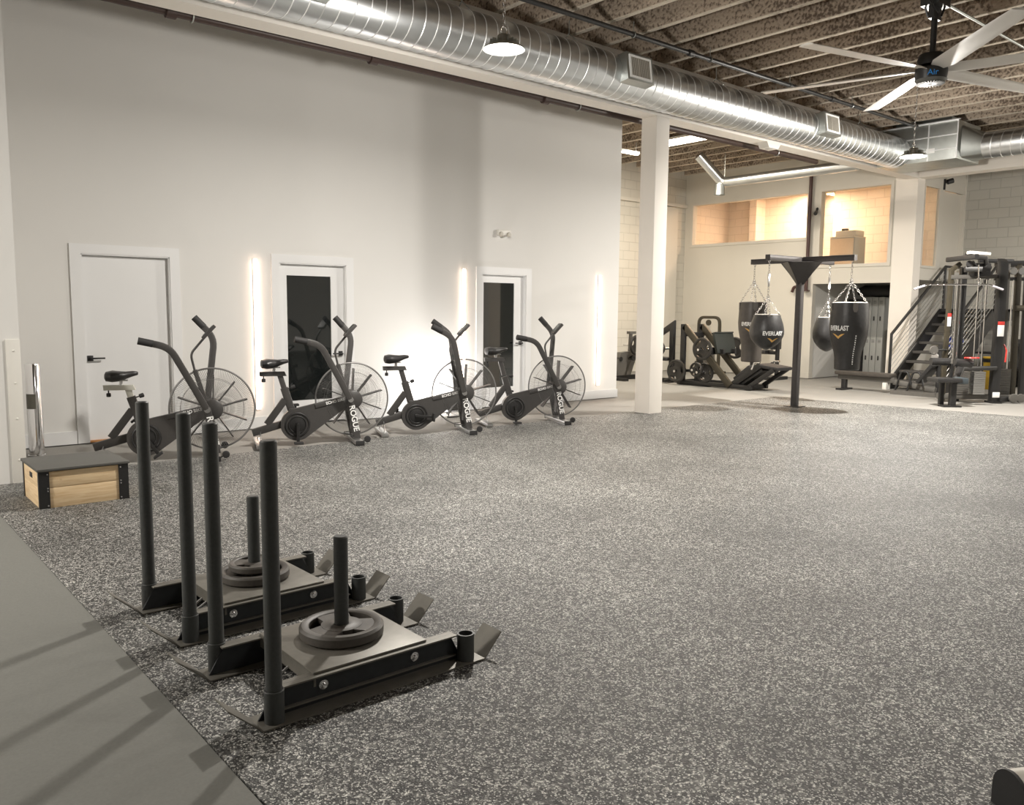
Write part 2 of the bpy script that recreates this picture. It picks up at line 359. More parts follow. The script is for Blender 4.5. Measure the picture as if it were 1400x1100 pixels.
# windows of the office
def window(nm, y0, y1, z0, z1, lab):
    d = thing(nm, lab, 'window', kind='structure'); b = B(); f = .07
    for a in ((y0 - f, y0, z0 - f, z1 + f), (y1, y1 + f, z0 - f, z1 + f), (y0, y1, z0 - f, z0), (y0, y1, z1, z1 + f)): b.bx(17.41, 17.58, *a)
    b.done('window_frame', CREAM, d); B().bx(17.50, 17.506, y0, y1, z0, z1).done('window_pane', GLASS, d)
window('window_1', 10.42, 13.62, 3.19, 4.17, 'long upper window glowing warm orange in the office wall')
window('window_2', 8.52, 10.08, 2.56, 4.17, 'large upper office window with a cabinet behind it')
d = thing('window_3', 'narrow upper window in the office side wall above the stairs', 'window', kind='structure')
b = B()
for a in ((17.76, 17.80, 2.45, 4.17), (18.46, 18.50, 2.45, 4.17), (17.8, 18.46, 2.45, 2.5), (17.8, 18.46, 4.12, 4.17)): b.bx(a[0], a[1], 7.97, 8.03, a[2], a[3])
b.done('window_frame', CREAM, d); B().bx(17.8, 18.46, 8.0, 8.006, 2.5, 4.12).done('window_pane', GLASS, d)

# ------------------------------------------------------------------ lights
def area(name, loc, size, power, color, rot=(0, 0, 0), shape='DISK', sy=None, spread=180, parent=None):
    l = bpy.data.lights.new(name, 'AREA'); l.shape = shape; l.size = size; l.energy = power; l.color = color; l.spread = rad(spread)
    if sy: l.size_y = sy
    o = bpy.data.objects.new(name, l); COL.objects.link(o); o.location = loc; o.rotation_euler = rot
    if parent: o.parent = parent
    return o
KEY = 150
def pendant():
    p = thing('pendant_lamp', '', 'lamp')
    B().lathe([(.02, .115), (.055, .11), (.075, .07), (.085, .035), (.15, .022), (.178, .004), (.182, -.012), (.17, -.012), (.12, .006)], n=36).done('lamp_hood', GALVD, p)
    b = B()
    for k in range(16): a = 2 * pi * k / 16; b.box((.1 * cos(a), .1 * sin(a), .045), (.055, .004, .05), MX.Rotation(a, 3, 'Z'))
    b.done('cooling_fins', GALVD, p)
    B().lathe([(.001, -.03), (.06, -.026), (.1, -.014), (.125, .002)], n=32).done('lamp_lens', LENS, p)
    b = B(); b.torus((0, 0, .15), .035, .006, 'Y', 18, 6)
    b.done('hook', CHROME, p)
    b = B()
    for k in range(22):
        z = .2 + k * .046; b.x = MX.Translation((0, 0, z)) @ MX.Rotation((k % 2) * pi / 2, 4, 'Z') @ MX.Diagonal((.45, 1, 1, 1)); b.torus((0, 0, 0), .026, .004, 'Y', 10, 5)
    b.done('chain', CHROME, p)
    area('lamp_light', (0, 0, -.035), .24, KEY, (1., .95, .88), parent=p)
    l = bpy.data.lights.new('lamp_glow', 'POINT'); l.energy = KEY * .75; l.color = (1., .95, .88); l.shadow_soft_size = .1
    o = bpy.data.objects.new('lamp_glow', l); COL.objects.link(o); o.location = (0, 0, -.14); o.parent = p
    return p
p0 = pendant(); p0.location = (4.76, 5.82, 3.75)
p0['label'] = 'round metal pendant lamp hanging in front of the big duct'
for loc, lab, g in (((12.3, 5.72, 3.75), 'round pendant lamp glowing below the fan hub, farther back', None),
                    ((4.76, -.6, 3.75), 'pendant lamp over the near floor behind the viewer', 'pendant lamps outside the view'), ((12.3, -.6, 3.75), 'pendant lamp over the far right floor outside the view', 'pendant lamps outside the view'),
                    ((-2.7, 5.82, 3.75), 'pendant lamp left of the view', 'pendant lamps outside the view'), ((18.2, 2.2, 3.75), 'pendant lamp right of the cable machines outside the view', 'pendant lamps outside the view')):
    q = copy_tree(p0); q.location = loc; q['label'] = lab
    if g: q['group'] = g
    for c in kids(q):
        if c.type == 'LIGHT':
            c.data = c.data.copy(); c.data.energy *= {12.3: 1.8, -2.7: 1.0, 18.2: 1.3}[loc[0]] if loc[1] > 0 else .2

# LED strips on the wall
def led(x, lab, z0=.235, z1=2.085):
    t = thing('led_light_strip', lab, 'light strip', (x, WB, 0), group='vertical LED strips on the bike wall')
    B().bx(-.028, .028, -.012, -.0005, z0 - .01, z1 + .01, .003).done('mounting_channel', TRIMW, t)
    B().bx(-.021, .021, -.034, -.012, z0, z1, .006).done('diffuser', LED, t)
    return t
led(4.207, 'glowing vertical strip between the plain white door and the first glass door')
led(7.385, 'glowing vertical strip just left of the farther glass door')
led(10.24, 'glowing vertical strip at the right end of the bike wall')

# lamp added to make the unexplained wall glare behind the third bike
t = thing('added_floodlight', 'added lamp on the floor making the wall glare behind the third bike', 'lamp', (6.86, 9.42, -.012))
B().bx(-.11, .11, -.03, .03, 0, .02, .004).done('base', BLACK, t)
b = B(); b.rect([(-.1, 0, .015), (-.1, 0, .17)], .02, .006, (0, 1, 0)); b.rect([(.1, 0, .015), (.1, 0, .17)], .02, .006, (0, 1, 0)); b.done('yoke', BLACK, t)
b = B(); b.x = MX.Translation((0, 0, .16)) @ MX.Rotation(rad(40), 4, 'X'); b.box((0, -.005, 0), (.18, .05, .15), None, .01); b.done('lamp_body', BLACK, t)
b = B(); b.x = MX.Translation((0, 0, .16)) @ MX.Rotation(rad(40), 4, 'X'); b.box((0, .024, 0), (.16, .006, .13)); b.done('lamp_lens', COOL, t)
area('added_flood_light', (0, .03, .185), .14, 13, (1., .97, .95), (rad(128), 0, 0), 'SQUARE', parent=t)

# emergency light
t = thing('emergency_light', 'small white emergency light on the wall above the farther glass door', 'emergency light', (8.12, WB, 2.65))
b = B(); b.bx(-.12, .12, -.06, -.001, -.035, .045, .012); b.done('housing', GUARD, t)
for s in (-1, 1): B().lathe([(.001, -.088), (.03, -.086), (.036, -.078), (.036, -.055), (.02, -.05)], (s * .075, 0, -.022), 'Y', 16).done('lamp_head', BEIGE, t)

# corner guard, chrome cylinder
t = thing('corner_guard', 'white screwed board on the wall corner at the left edge', 'corner guard', (1.275, 7.98, 0))
B().bx(-.055, .05, -.014, 0, .004, 1.215, .003).done('board', GUARD, t)
for z in (.2, .55, .85, 1.12): B().lathe([(.001, -.019), (.007, -.018), (.01, -.014)], (0, 0, z), 'Y', 10).done('screw', GUARD, t)
t = thing('chrome_post', 'polished chrome cylinder with dark square panel beside the left wall end', 'post', (1.668, 9.45, -.012))
B().lathe([(.001, .93), (.065, .93), (.07, .92), (.07, .012), (.082, .01), (.082, 0)], n=30).done('cylinder', CHROME, t)
b = B(); ring = [[(.0722 * cos(rad(a)), .0722 * sin(rad(a)), z) for a in range(190, 275, 9)] for z in (.48, .63)]
n = len(ring[0]); b.add(ring[0] + ring[1], [(i, i + 1, n + i + 1, n + i) for i in range(n - 1)]); b.done('panel', mat('dark_olive_panel', (.10, .095, .075), .4), t)

# ------------------------------------------------------------------ ducts and pipes
def spiral_duct(parent, p0, p1, r, pitch, name='duct_tube'):
    p0, p1 = V(p0), V(p1); B().tube([p0, p1], r, 48).done(name, GALV, parent)
    t = (p1 - p0).normalized(); sx, uy = frame_axes(t); L = (p1 - p0).length; pts = []; n = int(L / pitch * 28)
    for i in range(n + 1):
        a = 2 * pi * i / 28; pts.append(p0 + t * (pitch * i / 28) + sx * (cos(a) * r) + uy * (sin(a) * r))
    B().tube(pts, .006, 4).done('spiral_seam', SEAM, parent)
t = thing('round_duct', 'large shiny round spiral duct running along the beam', 'duct')
spiral_duct(t, (-4.5, 7.57, 4.44), (15.58, 7.57, 4.44), .272, .155)
def vent(x):
    a = rad(-8)
    v = B(); v.x = MX.Translation((x, 7.57, 4.44)) @ MX.Rotation(a, 4, 'X'); v.bx(-.24, .24, -.36, -.1, -.17, .17, .004)
    o = v.done('duct_vent', GALVD, t)
    v = B(); v.x = MX.Translation((x, 7.57, 4.44)) @ MX.Rotation(a, 4, 'X')
    for q in ((-.2, .2, -.14, -.115), (-.2, .2, .115, .14), (-.2, -.172, -.115, .115), (.172, .2, -.115, .115)): v.bx(q[0], q[1], -.372, -.36, q[2], q[3])
    v.done('vent_frame', WTXT, o)
    v = B(); v.x = MX.Translation((x, 7.57, 4.44)) @ MX.Rotation(a, 4, 'X'); v.bx(-.172, .172, -.3615, -.361, -.115, .115); v.slot = 1
    for k in range(17): v.bx(-.165 + k * .0205, -.165 + k * .0205 + .006, -.369, -.3615, -.115, .115)
    v.bx(-.03, -.02, -.371, -.3615, -.115, .115)
    v.done('vent_grille', [BLACKM, BEIGE], o)
for x in (3.62, 8.09, 12.68): vent(x)
for x in (1.5, 5.6, 7.2, 10.1, 11.6, 14.2):
    b = B(); b.tube([(x, 7.57, 4.95), (x, 7.57, 4.80)], .006, 6); b.tube([(x, 7.57, 4.80), (x, 7.44, 4.69)], .006, 6); b.tube([(x, 7.57, 4.80), (x, 7.70, 4.69)], .006, 6); b.done('hanger', GALVD, t)
t = thing('duct_plenum', 'square galvanised duct box where the two round ducts meet', 'duct box')
B().bx(15.6, 16.55, 6.5, 7.93, 4.22, 4.88, .006).done('box', GALVD, t)
b = B()
for z in (4.4, 4.64, 4.875): b.bx(15.585, 15.6, 6.5, 7.93, z - .008, z + .008)
for y in (6.5, 7.0): b.bx(15.588, 15.6, y - .01, y + .01, 4.22, 4.88)
b.bx(15.56, 15.6, 6.46, 7.95, 4.875, 4.89); b.done('seams', SEAM, t)
B().bx(15.594, 15.6, 6.88, 7.03, 4.36, 4.44).done('paper_tag', WTXT, t)
b = B(); b.bx(15.8, 16.4, 6.7, 7.7, 4.88, 5.0); b.done('ceiling_neck', GALVD, t)
t = thing('cross_duct', 'round duct leaving the duct box towards the right edge', 'duct')
spiral_duct(t, (16.1, 6.22, 4.46), (16.1, -6.9, 4.46), .225, .16)
B().loft([[(16.1 + .225 * cos(a), 6.22, 4.46 + .225 * sin(a)) for a in [2 * pi * k / 32 for k in range(32)]], [(16.1 + .36 * max(-1, min(1, 1.35 * cos(a))), 6.495, 4.53 + .28 * max(-1, min(1, 1.35 * sin(a)))) for a in [2 * pi * k / 32 for k in range(32)]]], False).done('taper_collar', GALVD, t)
t = thing('branch_duct', 'thin bent duct hanging above the warm office window', 'duct')
B().tube([(14.98, 11.62, 4.86), (15.5, 11.35, 4.31), (15.5, 8.25, 4.31)], .105, 20, bend=.12).done('duct_tube', GALV, t)
B().lathe([(.075, .06), (.105, .03), (.12, -.2), (.1, -.2)], (15.45, 11.38, 4.24), 'Z', 20).done('outlet_cap', GALVD, t)
b = B(); b.tube([(15.5, 11.3, 4.41), (15.5, 11.3, 4.945)], .005, 5); b.tube([(15.5, 9.2, 4.41), (15.5, 9.2, 4.945)], .005, 5); b.done('hanger', GALVD, t)
def pipe(name, lab, p, r, m, couplings=(), hang=()):
    t = thing(name, lab, 'pipe'); p = [V(q) for q in p]; B().tube(p, r, 12).done('pipe_run', m, t)
    d = (p[1] - p[0]).normalized()
    for x in couplings: c = p[0] + d * x; B().tube([c - d * .05, c - d * .045, c + d * .045, c + d * .05], [r, r * 1.5, r * 1.5, r], 12).done('coupling', m, t)
    for x in hang: c = p[0] + d * x; b = B(); b.tube([c + V((0, 0, r)), (c.x, c.y, 4.95)], .007, 6); b.torus(c, r * 1.25, .007, 'X', 16, 5); b.done('hanger', GALVD, t)
    return t
pipe('sprinkler_pipe', 'black sprinkler pipe hanging under the joists beside the duct', [(-4, 7.08, 4.80), (15.3, 7.08, 4.80)], .028, BLACK, (12.9, 16.4, 9.0), (11.8, 13.3, 15.2, 17, 8))
pipe('back_pipe', 'dark brown pipe along the back of the cream beam', [(-4, 8.42, 4.30), (14.3, 8.42, 4.24)], .045, mat('rusty_dark_pipe', (.045, .025, .02), .5), (6.8, 9, 11.6, 14.0), (7, 12.2, 17))
pipe('conduit', 'thin grey conduit crossing above the fan blades', [(6, 4.26, 4.86), (17, 4.26, 4.86)], .016, GALVD, (), (3.0, 6.2, 9))
t = thing('drain_pipe', 'dark vertical pipe between the two office windows', 'pipe')
PIPEM = mat('dark_red_pipe', (.06, .025, .02), .45)
B().tube([(17.34, 10.31, 4.7), (17.34, 10.31, 1.99)], .038, 14).done('pipe_run', PIPEM, t)
B().lathe([(.038, .02), (.085, .02), (.085, 0), (.038, 0)], (17.34, 10.31, 1.98), 'Z', 18).done('flange', PIPEM, t)
B().tube([(17.34, 10.31, 2.08), (17.34, 10.62, 2.08), (17.34, 10.66, 1.96)], .035, 10, bend=.05).done('elbow', PIPEM, t)
t = thing('security_camera', 'small black camera on the wall right of the vertical pipe', 'camera', (17.43, 10.17, 3.76))
b = B(); b.lathe([(.001, -.02), (.035, -.02), (.035, 0)], (0, 0, .04), 'X', 12); b.tube([(-.02, 0, .04), (-.1, -.02, -.02)], .012, 8); b.done('bracket', BLACK, t)
b = B(); b.tube([(-.06, 0, -.03), (-.19, -.06, -.08)], .04, 12); b.done('camera_body', BLACK, t)
t = thing('wall_speaker', 'small black spotlight on the post above the stairs', 'spotlight', (18.66, 7.99, 4.22))
b = B(); b.bx(-.02, .02, -.03, 0, -.1, .12); b.tube([(0, -.02, .05), (.05, -.1, .06)], .014, 8); b.done('bracket', BLACK, t)
B().tube([(.02, -.06, .06), (.1, -.14, .09)], .055, 14).done('spotlight_head', BLACK, t)
t = thing('beam_sensor', 'grey box on the underside of the cream beam', 'sensor', (12.15, 7.98, 4.23))
b = B(); b.prism([(-.2, 0), (.2, 0), (.13, -.09), (-.13, -.09)], -.06, .12, 'XZ'); b.done('housing', GUARD, t); B().bx(-.06, .02, -.02, .07, -.096, -.09).done('window_lens', mat('grey_lens', (.35, .36, .36), .3), t)
t = thing('ceiling_light_panel', 'bright rectangular light panel in the ceiling behind the column', 'ceiling light', (13.75, 10.95, 4.93))
B().bx(-.28, .28, -.95, .75, .0, .04).done('panel_frame', GUARD, t); B().bx(-.25, .25, -.92, .72, -.006, 0).done('diffuser', PANEL, t); area('panel_light', (0, -.1, -.012), .45, 110, (1, .9, .76), shape='RECTANGLE', sy=1.5, parent=t)
t = thing('strip_light', 'short ceiling strip light left of the column', 'ceiling light', (13.05, 11.92, 4.72))
B().bx(-.32, .32, -.05, .05, 0, .05, .01).done('housing', GUARD, t); B().bx(-.3, .3, -.035, .035, -.02, 0, .008).done('diffuser', PANEL, t)
b = B(); b.tube([(-.25, 0, .05), (-.25, 0, .23)], .006, 6); b.tube([(.25, 0, .05), (.25, 0, .23)], .006, 6); b.done('hanger', GALVD, t)
area('strip_light_lamp', (0, 0, -.03), .55, 60, (1, .9, .74), shape='RECTANGLE', sy=.06, parent=t)

# ceiling fan
f = thing('ceiling_fan', 'giant six-blade ceiling fan with white blades and black hub', 'fan', (9.59, 4.32, 4.13))
B().lathe([(.001, -.12), (.11, -.115), (.155, -.09), (.165, -.02), (.165, .03), (.1, .06), (.03, .07)], n=32).done('motor_hub', BLACK, f)
b = B(); b.lathe([(.02, -.122), (.06, -.128), (.14, -.11), (.165, -.085)], n=32)
for k in range(28): a = 2 * pi * k / 28; b.box((.11 * cos(a), .11 * sin(a), -.122), (.07, .006, .01), MX.Rotation(a, 3, 'Z'))
b.done('hub_vent_ring', mat('hub_ring_grey', (.16, .16, .15), .45), f)
B().lathe([(.001, .19), (.13, .185), (.15, .13), (.14, .07), (.03, .06)], n=28).done('upper_housing', BLACK, f)
B().tube([(0, 0, .15), (0, 0, .66)], .032, 14).done('downrod', BLACK, f)
b = B(); b.bx(-.14, .14, -.1, .1, .68, .81); b.bx(-.09, .09, -.03, .03, .55, .7); b.tube([(.05, .05, .6), (.2, .1, .68), (.25, .12, .8)], .01, 6); b.tube([(-.05, -.05, .6), (-.2, -.05, .66), (-.22, .02, .8)], .01, 6); b.tube([(-.12, .1, .81), (-.05, .05, .58)], .012, 6); b.tube([(.1, -.1, .81), (.04, -.05, .58)], .012, 6)
b.done('ceiling_mount', BLACK, f)
bl = B(); rings = []
for x, c, tw in ((.13, .13, -16), (.3, .23, -12), (.9, .23, -9), (1.5, .22, -7), (1.85, .20, -6)):
    ring = []
    for k in range(12):
        a = 2 * pi * k / 12; y, z = c / 2 * cos(a), .011 * sin(a) + .012 * (1 - cos(a) ** 2)
        ring.append((x, y * cos(rad(tw)) - z * sin(rad(tw)), y * sin(rad(tw)) + z * cos(rad(tw))))
    rings.append(ring)
bl.loft(rings); fb0 = bl.done('fan_blade', FANW, f, (0, 0, .02), (0, 0, rad(166.2)))
for k in range(1, 6): o = fb0.copy(); COL.objects.link(o); o.parent = f; o.rotation_euler = (0, 0, rad(166.2 - 60 * k))
text('hub_logo', 'Air', .085, BLUEP, f, (.168 * cos(rad(-150)), .168 * sin(rad(-150)), -.04), (rad(90), 0, rad(-60)), .002)

# ------------------------------------------------------------------ air bikes
def bike():
    t = thing('air_bike', '', 'exercise bike', group='air bikes along the white wall')
    Y = (0, 1, 0)
    b = B(); b.rect([(-1.085, 0, .138), (-.62, 0, .265)], .055, .082, Y); b.rect([(-.93, 0, .225), (-.735, 0, .49)], .05, .075, Y); b.rect([(-.655, 0, .33), (-.742, 0, .62)], .052, .082, Y)
    b.rect([(-.66, 0, .35), (-.05, 0, .47)], .045, .07, Y)
    b.bx(-1.04, -1.0, -.05, .05, .0, .02) ; b.done('frame', BIKEB, t)
    r1, c1, r2, c2 = .176, V((-.615, .22)), .05, V((-.06, .47)); pol = []
    dv = (c2 - c1); th = math.atan2(dv.y, dv.x); ph = math.acos((r1 - r2) / dv.length)
    for k in range(25): a = th + ph + (2 * pi - 2 * ph) * k / 24; pol.append((c1.x + r1 * cos(a), c1.y + r1 * sin(a)))
    for k in range(9): a = th - ph + 2 * ph * k / 8; pol.append((c2.x + r2 * cos(a), c2.y + r2 * sin(a)))
    o = B().prism(pol, -.075, -.02, 'XZ').done('chain_cover', BIKEB, t)
    b = B(); b.torus((-.615, -.076, .22), .125, .011, 'Y', 40, 8); b.torus((-.615, -.08, .22), .092, .008, 'Y', 36, 8); b.lathe([(.001, -.088), (.05, -.088), (.088, -.078)], (-.615, 0, .22), 'Y', 28); b.done('crank_rings', BLACK, o)
    b = B(); b.rect([(-.42, -.07, .418), (-.08, -.07, .492)], .035, .05, Y); b.rect([(-.46, -.06, .40), (-.7, -.05, .385)], .03, .02, Y); o = b.done('top_guard', BIKEB, t)
    text('brand_print', 'ECHO BIKE', .043, WTXT, o, (-.2, -.0895, .466), (rad(90), rad(-12.5), 0), .0008, bold=.001)
    for s in (-1, 1):
        b = B(); b.rect([(-.055, s * .125, .50), (.03, s * .125, .045)], .035, .075, Y); b.lathe([(.001, s * .16), (.03, s * .158), (.034, s * .14), (.034, s * .1)], (-.05, 0, .485), 'Y', 18); o = b.done('fork_leg', BIKEB, t)
        if s < 0: text('brand_print', 'ROGUE', .088, WTXT, o, (-.006, -.1435, .275), (rad(90), rad(79.5), 0), .0008, bold=.002)
    b = B(); b.bx(-.03, .06, -.375, .375, .012, .05, .006); b.bx(-.02, .06, -.34, .34, 0, .012); b.done('front_stabilizer', STEEL, t)
    for s in (-1, 1):
        o = B().bx(-.032, .062, s * .376 - .008, s * .376 + .008, .004, .055, .004).done('end_cap', BLACKM, t)
        b = B(); b.rect([(.05, s * .3, .03), (.1, s * .3, .055)], .03, .015, Y); b.done('wheel_bracket', BLACK, t)
        b = B(); b.lathe([(.001, -.016), (.012, -.017), (.03, -.015), (.036, -.008), (.036, .008), (.03, .015), (.012, .017), (.001, .016)], (.11, s * .3, .06), 'Y', 18); b.done('transport_wheel', BLACKM, t)
    b = B(); b.bx(-1.06, -.98, -.30, .30, .012, .045, .005)
    for s in (-1, 1): b.tube([(-1.02, s * .2, .045), (-1.0, s * .02, .15)], .007, 6); b.bx(-1.06, -.98, s * .24 - .03, s * .24 + .03, 0, .012)
    b.done('rear_stabilizer', STEEL, t)
    # fan and its cage
    b = B(); b.torus((0, 0, .48), .405, .009, 'Y', 72, 8)
    for yy, R in ((.08, .3),):
        for s in (-1, 1): b.torus((0, s * yy, .48), R, .0016, 'Y', 48, 4)
    for k in range(140):
        a = 2 * pi * k / 140
        for s in (-1, 1): b.tube([(.09 * cos(a), s * .098, .48 + .09 * sin(a)), (.30 * cos(a + .05), s * .082, .48 + .30 * sin(a + .05)), (.402 * cos(a + .1), s * .005, .48 + .402 * sin(a + .1))], .0012, 3, False)
    b.done('fan_cage', WIRE, t)
    h = B().lathe([(.001, -.105), (.09, -.103), (.1, -.095), (.1, .095), (.09, .103), (.001, .105)], (0, 0, .48), 'Y', 28).done('fan_hub', BIKEB, t)
    for k in range(10):
        a = rad(15 + 36 * k); B().add([(x, y, z) for x, z in ((.09, -.006), (.345, -.006), (.345, .006), (.09, .006)) for y in (-.045, .045)], [(0, 2, 3, 1), (4, 5, 7, 6), (0, 1, 7, 6), (2, 4, 5, 3), (0, 6, 4, 2), (1, 3, 5, 7)]).done('fan_blade', BIKEB, h, (0, 0, .48), (0, -a, 0))
    # seat group
    b = B(); b.rect([(-.73, 0, .575), (-.787, 0, .775)], .036, .058, Y); sp = b.done('seat_post', BIKEB, t)
    b = B(); b.prism([(-.995, .752), (-.715, .752), (-.735, .80), (-1.0, .80)], -.03, .03, 'XZ'); b.done('seat_slider', BIKEB, t)
    b = B(); b.cyl((-.845, 0, .80), (-.84, 0, .85), .017, n=10); b.rect([(-.9, 0, .845), (-.78, 0, .845)], .05, .012, Y); b.done('saddle_clamp', STEEL, t)
    b = B(); rings = []
    for x, wv, zt, zb in ((-.985, .04, .91, .86), (-.972, .10, .942, .838), (-.92, .128, .956, .828), (-.86, .108, .948, .835), (-.80, .064, .94, .855), (-.74, .04, .942, .88), (-.70, .03, .936, .892), (-.688, .015, .926, .90)):
        rings.append([(x, wv * cos(a), (zt + zb) / 2 + (zt - zb) / 2 * sin(a) * (1 if sin(a) < 0 else .9 - .15 * (1 - abs(cos(a))))) for a in [2 * pi * k / 16 for k in range(16)]])
    b.loft(rings); b.done('saddle', LEATH, t)
    for p, q, nm in (((-.955, 0, .755), (-.955, 0, .69), 'slider_knob'), ((-.705, 0, .61), (-.63, 0, .635), 'post_knob')):
        p, q = V(p), V(q); B().tube([p, p.lerp(q, .45), p.lerp(q, .5), q, q.lerp(p, -.06)], [.006, .006, .02, .021, .012], 12).done(nm, BLACKM, t)
    # mast and console
    b = B(); b.rect([(-.05, 0, .5), (-.155, 0, .87)], .045, .045, Y); b.tube([(-.155, 0, .86), (-.19, 0, 1.03), (-.04, 0, 1.21)], .012, 10, bend=.05); b.done('console_mast', BIKEB, t)
    cr = MX.Rotation(rad(-47), 3, 'Y'); b = B(); b.box((-.015, 0, 1.245), (.175, .13, .035), cr, .008); o = b.done('console', BIKEB, t)
    B().box((-.015 - .0185 * cos(rad(43)), 0, 1.245 + .0185 * sin(rad(47))), (.13, .10, .003), cr).done('console_screen', mat('console_screen', (.1, .105, .1), .2), o)
    for s in (-1, 1):
        b = B(); b.rect([(0, 0, -.03), (-.03, s * .03, .25), (-.082, s * .08, .69), (-.30, s * .105, .835)], .032, .066, Y, bend=.10, rd=.4)
        a = b.done('handle_arm', BIKEB, t, (-.05, s * .185, .49))
        B().tube([(-.205, s * .097, .772), (-.315, s * .107, .845)], .035, 14).done('grip', BLACKM, a)
        B().lathe([(.001, -.02), (.03, -.02), (.03, .02), (.001, .02)], (0, 0, 0), 'Y', 16).done('pivot_cap', STEEL, a)
    # cranks
    for s in (-1, 1):
        b = B(); b.rect([(0, s * .02, .015), (0, s * .02, -.19)], .018, .034, Y); b.lathe([(.001, -.02), (.022, -.02), (.022, .02), (.001, .02)], (0, 0, 0), 'Y', 14)
        c = b.done('crank_arm', BLACK, t, (-.615, s * .105, .22)); B().box((0, s * .075, -.19), (.095, .09, .022), None, .004).done('pedal', BLACKM, c, (0, 0, 0))
    return t
def pose_bike(t, loc, yaw, lab, dz, sw_near, sw_far, crank):
    t.location = (*loc, .006); t.rotation_euler = (0, 0, rad(yaw)); t['label'] = lab
    for c in kids(t):
        n = c.name.split('.')[0]
        if n in ('seat_slider', 'saddle_clamp', 'saddle', 'slider_knob'): c.location = (c.location.x - dz * .28, 0, dz)
        if n == 'seat_post' and dz: c.location = (-dz * .28, 0, dz)
        if n == 'handle_arm': c.rotation_euler = (0, rad(sw_near if c.location.y < 0 else sw_far), 0)
        if n == 'crank_arm':
            c.rotation_euler = (0, rad(crank if c.location.y < 0 else crank + 180), 0)
            for p in kids(c): pass
bk = bike(); trees = [bk] + [copy_tree(bk) for _ in range(3)]
PALE = mat('seat_rail_highlight', (.55, .54, .48), .4, .1, var=.05)  # reflected highlight painted into the leftmost bike's rail and post colour
for c in kids(trees[0]):
    if c.name.split('.')[0] in ('seat_slider', 'seat_post'): c.data = c.data.copy(); c.data.materials[0] = PALE; c['label'] = 'highlight-pale ' + c.name.split('.')[0].replace('_', ' ')
pose_bike(trees[0], (3.03, 8.27), -20, 'black air bike farthest left, standing in front of the plain white door', -.065, -20.5, 14, -35)
pose_bike(trees[1], (4.62, 8.30), -19, 'grey-black air bike in front of the first glass door, near handle swung back', 0, -21.5, 15, 0)
pose_bike(trees[2], (6.10, 8.17), -22, 'air bike in front of the white glare, both handles level', .01, -7, 2, -85)
pose_bike(trees[3], (7.61, 8.12), -22, 'air bike farthest right, under the small emergency light', .07, -23, 14, 0)

# ------------------------------------------------------------------ plyo box
t = thing('plyo_box', 'low pine plyo box with black top and corner irons by the left wall', 'plyo box', (1.205, 6.815, .006))
W_, D_, H_ = .615, .6, .285
for k, (z0, z1) in enumerate(((0, .15), (.153, .272))): B().bx(.003, W_ - .003, .003, .02, z0, z1, .002).done('front_plank', WOOD, t); B().bx(.003, W_ - .003, D_ - .02, D_ - .003, z0, z1, .002).done('back_plank', WOOD, t)
for x in (0, W_):
    for z0, z1 in ((0, .15), (.153, .272)):
        s = 1 if x == 0 else -1; o = B().bx(x + s * .003, x + s * .02, .02, D_ - .02, z0, z1, .002).done('side_plank', WOOD, t)
        if z0: B().bx(x + s * .001, x + s * .006, .25, .35, .195, .235, .002).done('hand_hole', BLACKM, o)
for x in (0, W_):
    for y in (0, D_):
        sx, sy = (1 if x == 0 else -1), (1 if y == 0 else -1)
        o = B().bx(x - sx * .002, x + sx * .068, y - sy * .003, y + sy * .003, 0, H_ - .005).bx(x - sx * .003, x + sx * .003, y, y + sy * .035, 0, H_ - .005).done('corner_iron', BLACK, t)
        if y == 0:
            b = B()
            for z in (.02, .13, .15, .255): b.lathe([(.001, -.008), (.005, -.008), (.007, -.003)], (x + sx * .055, 0, z), 'Y', 10)
            b.done('bolts', CHROME, o)
B().bx(-.012, W_ + .012, -.012, D_ + .012, H_ - .008, H_ + .012, .004).done('rubber_top', mat('box_rubber_top', (.09, .088, .08), .7, var=.1, scale=50), t)

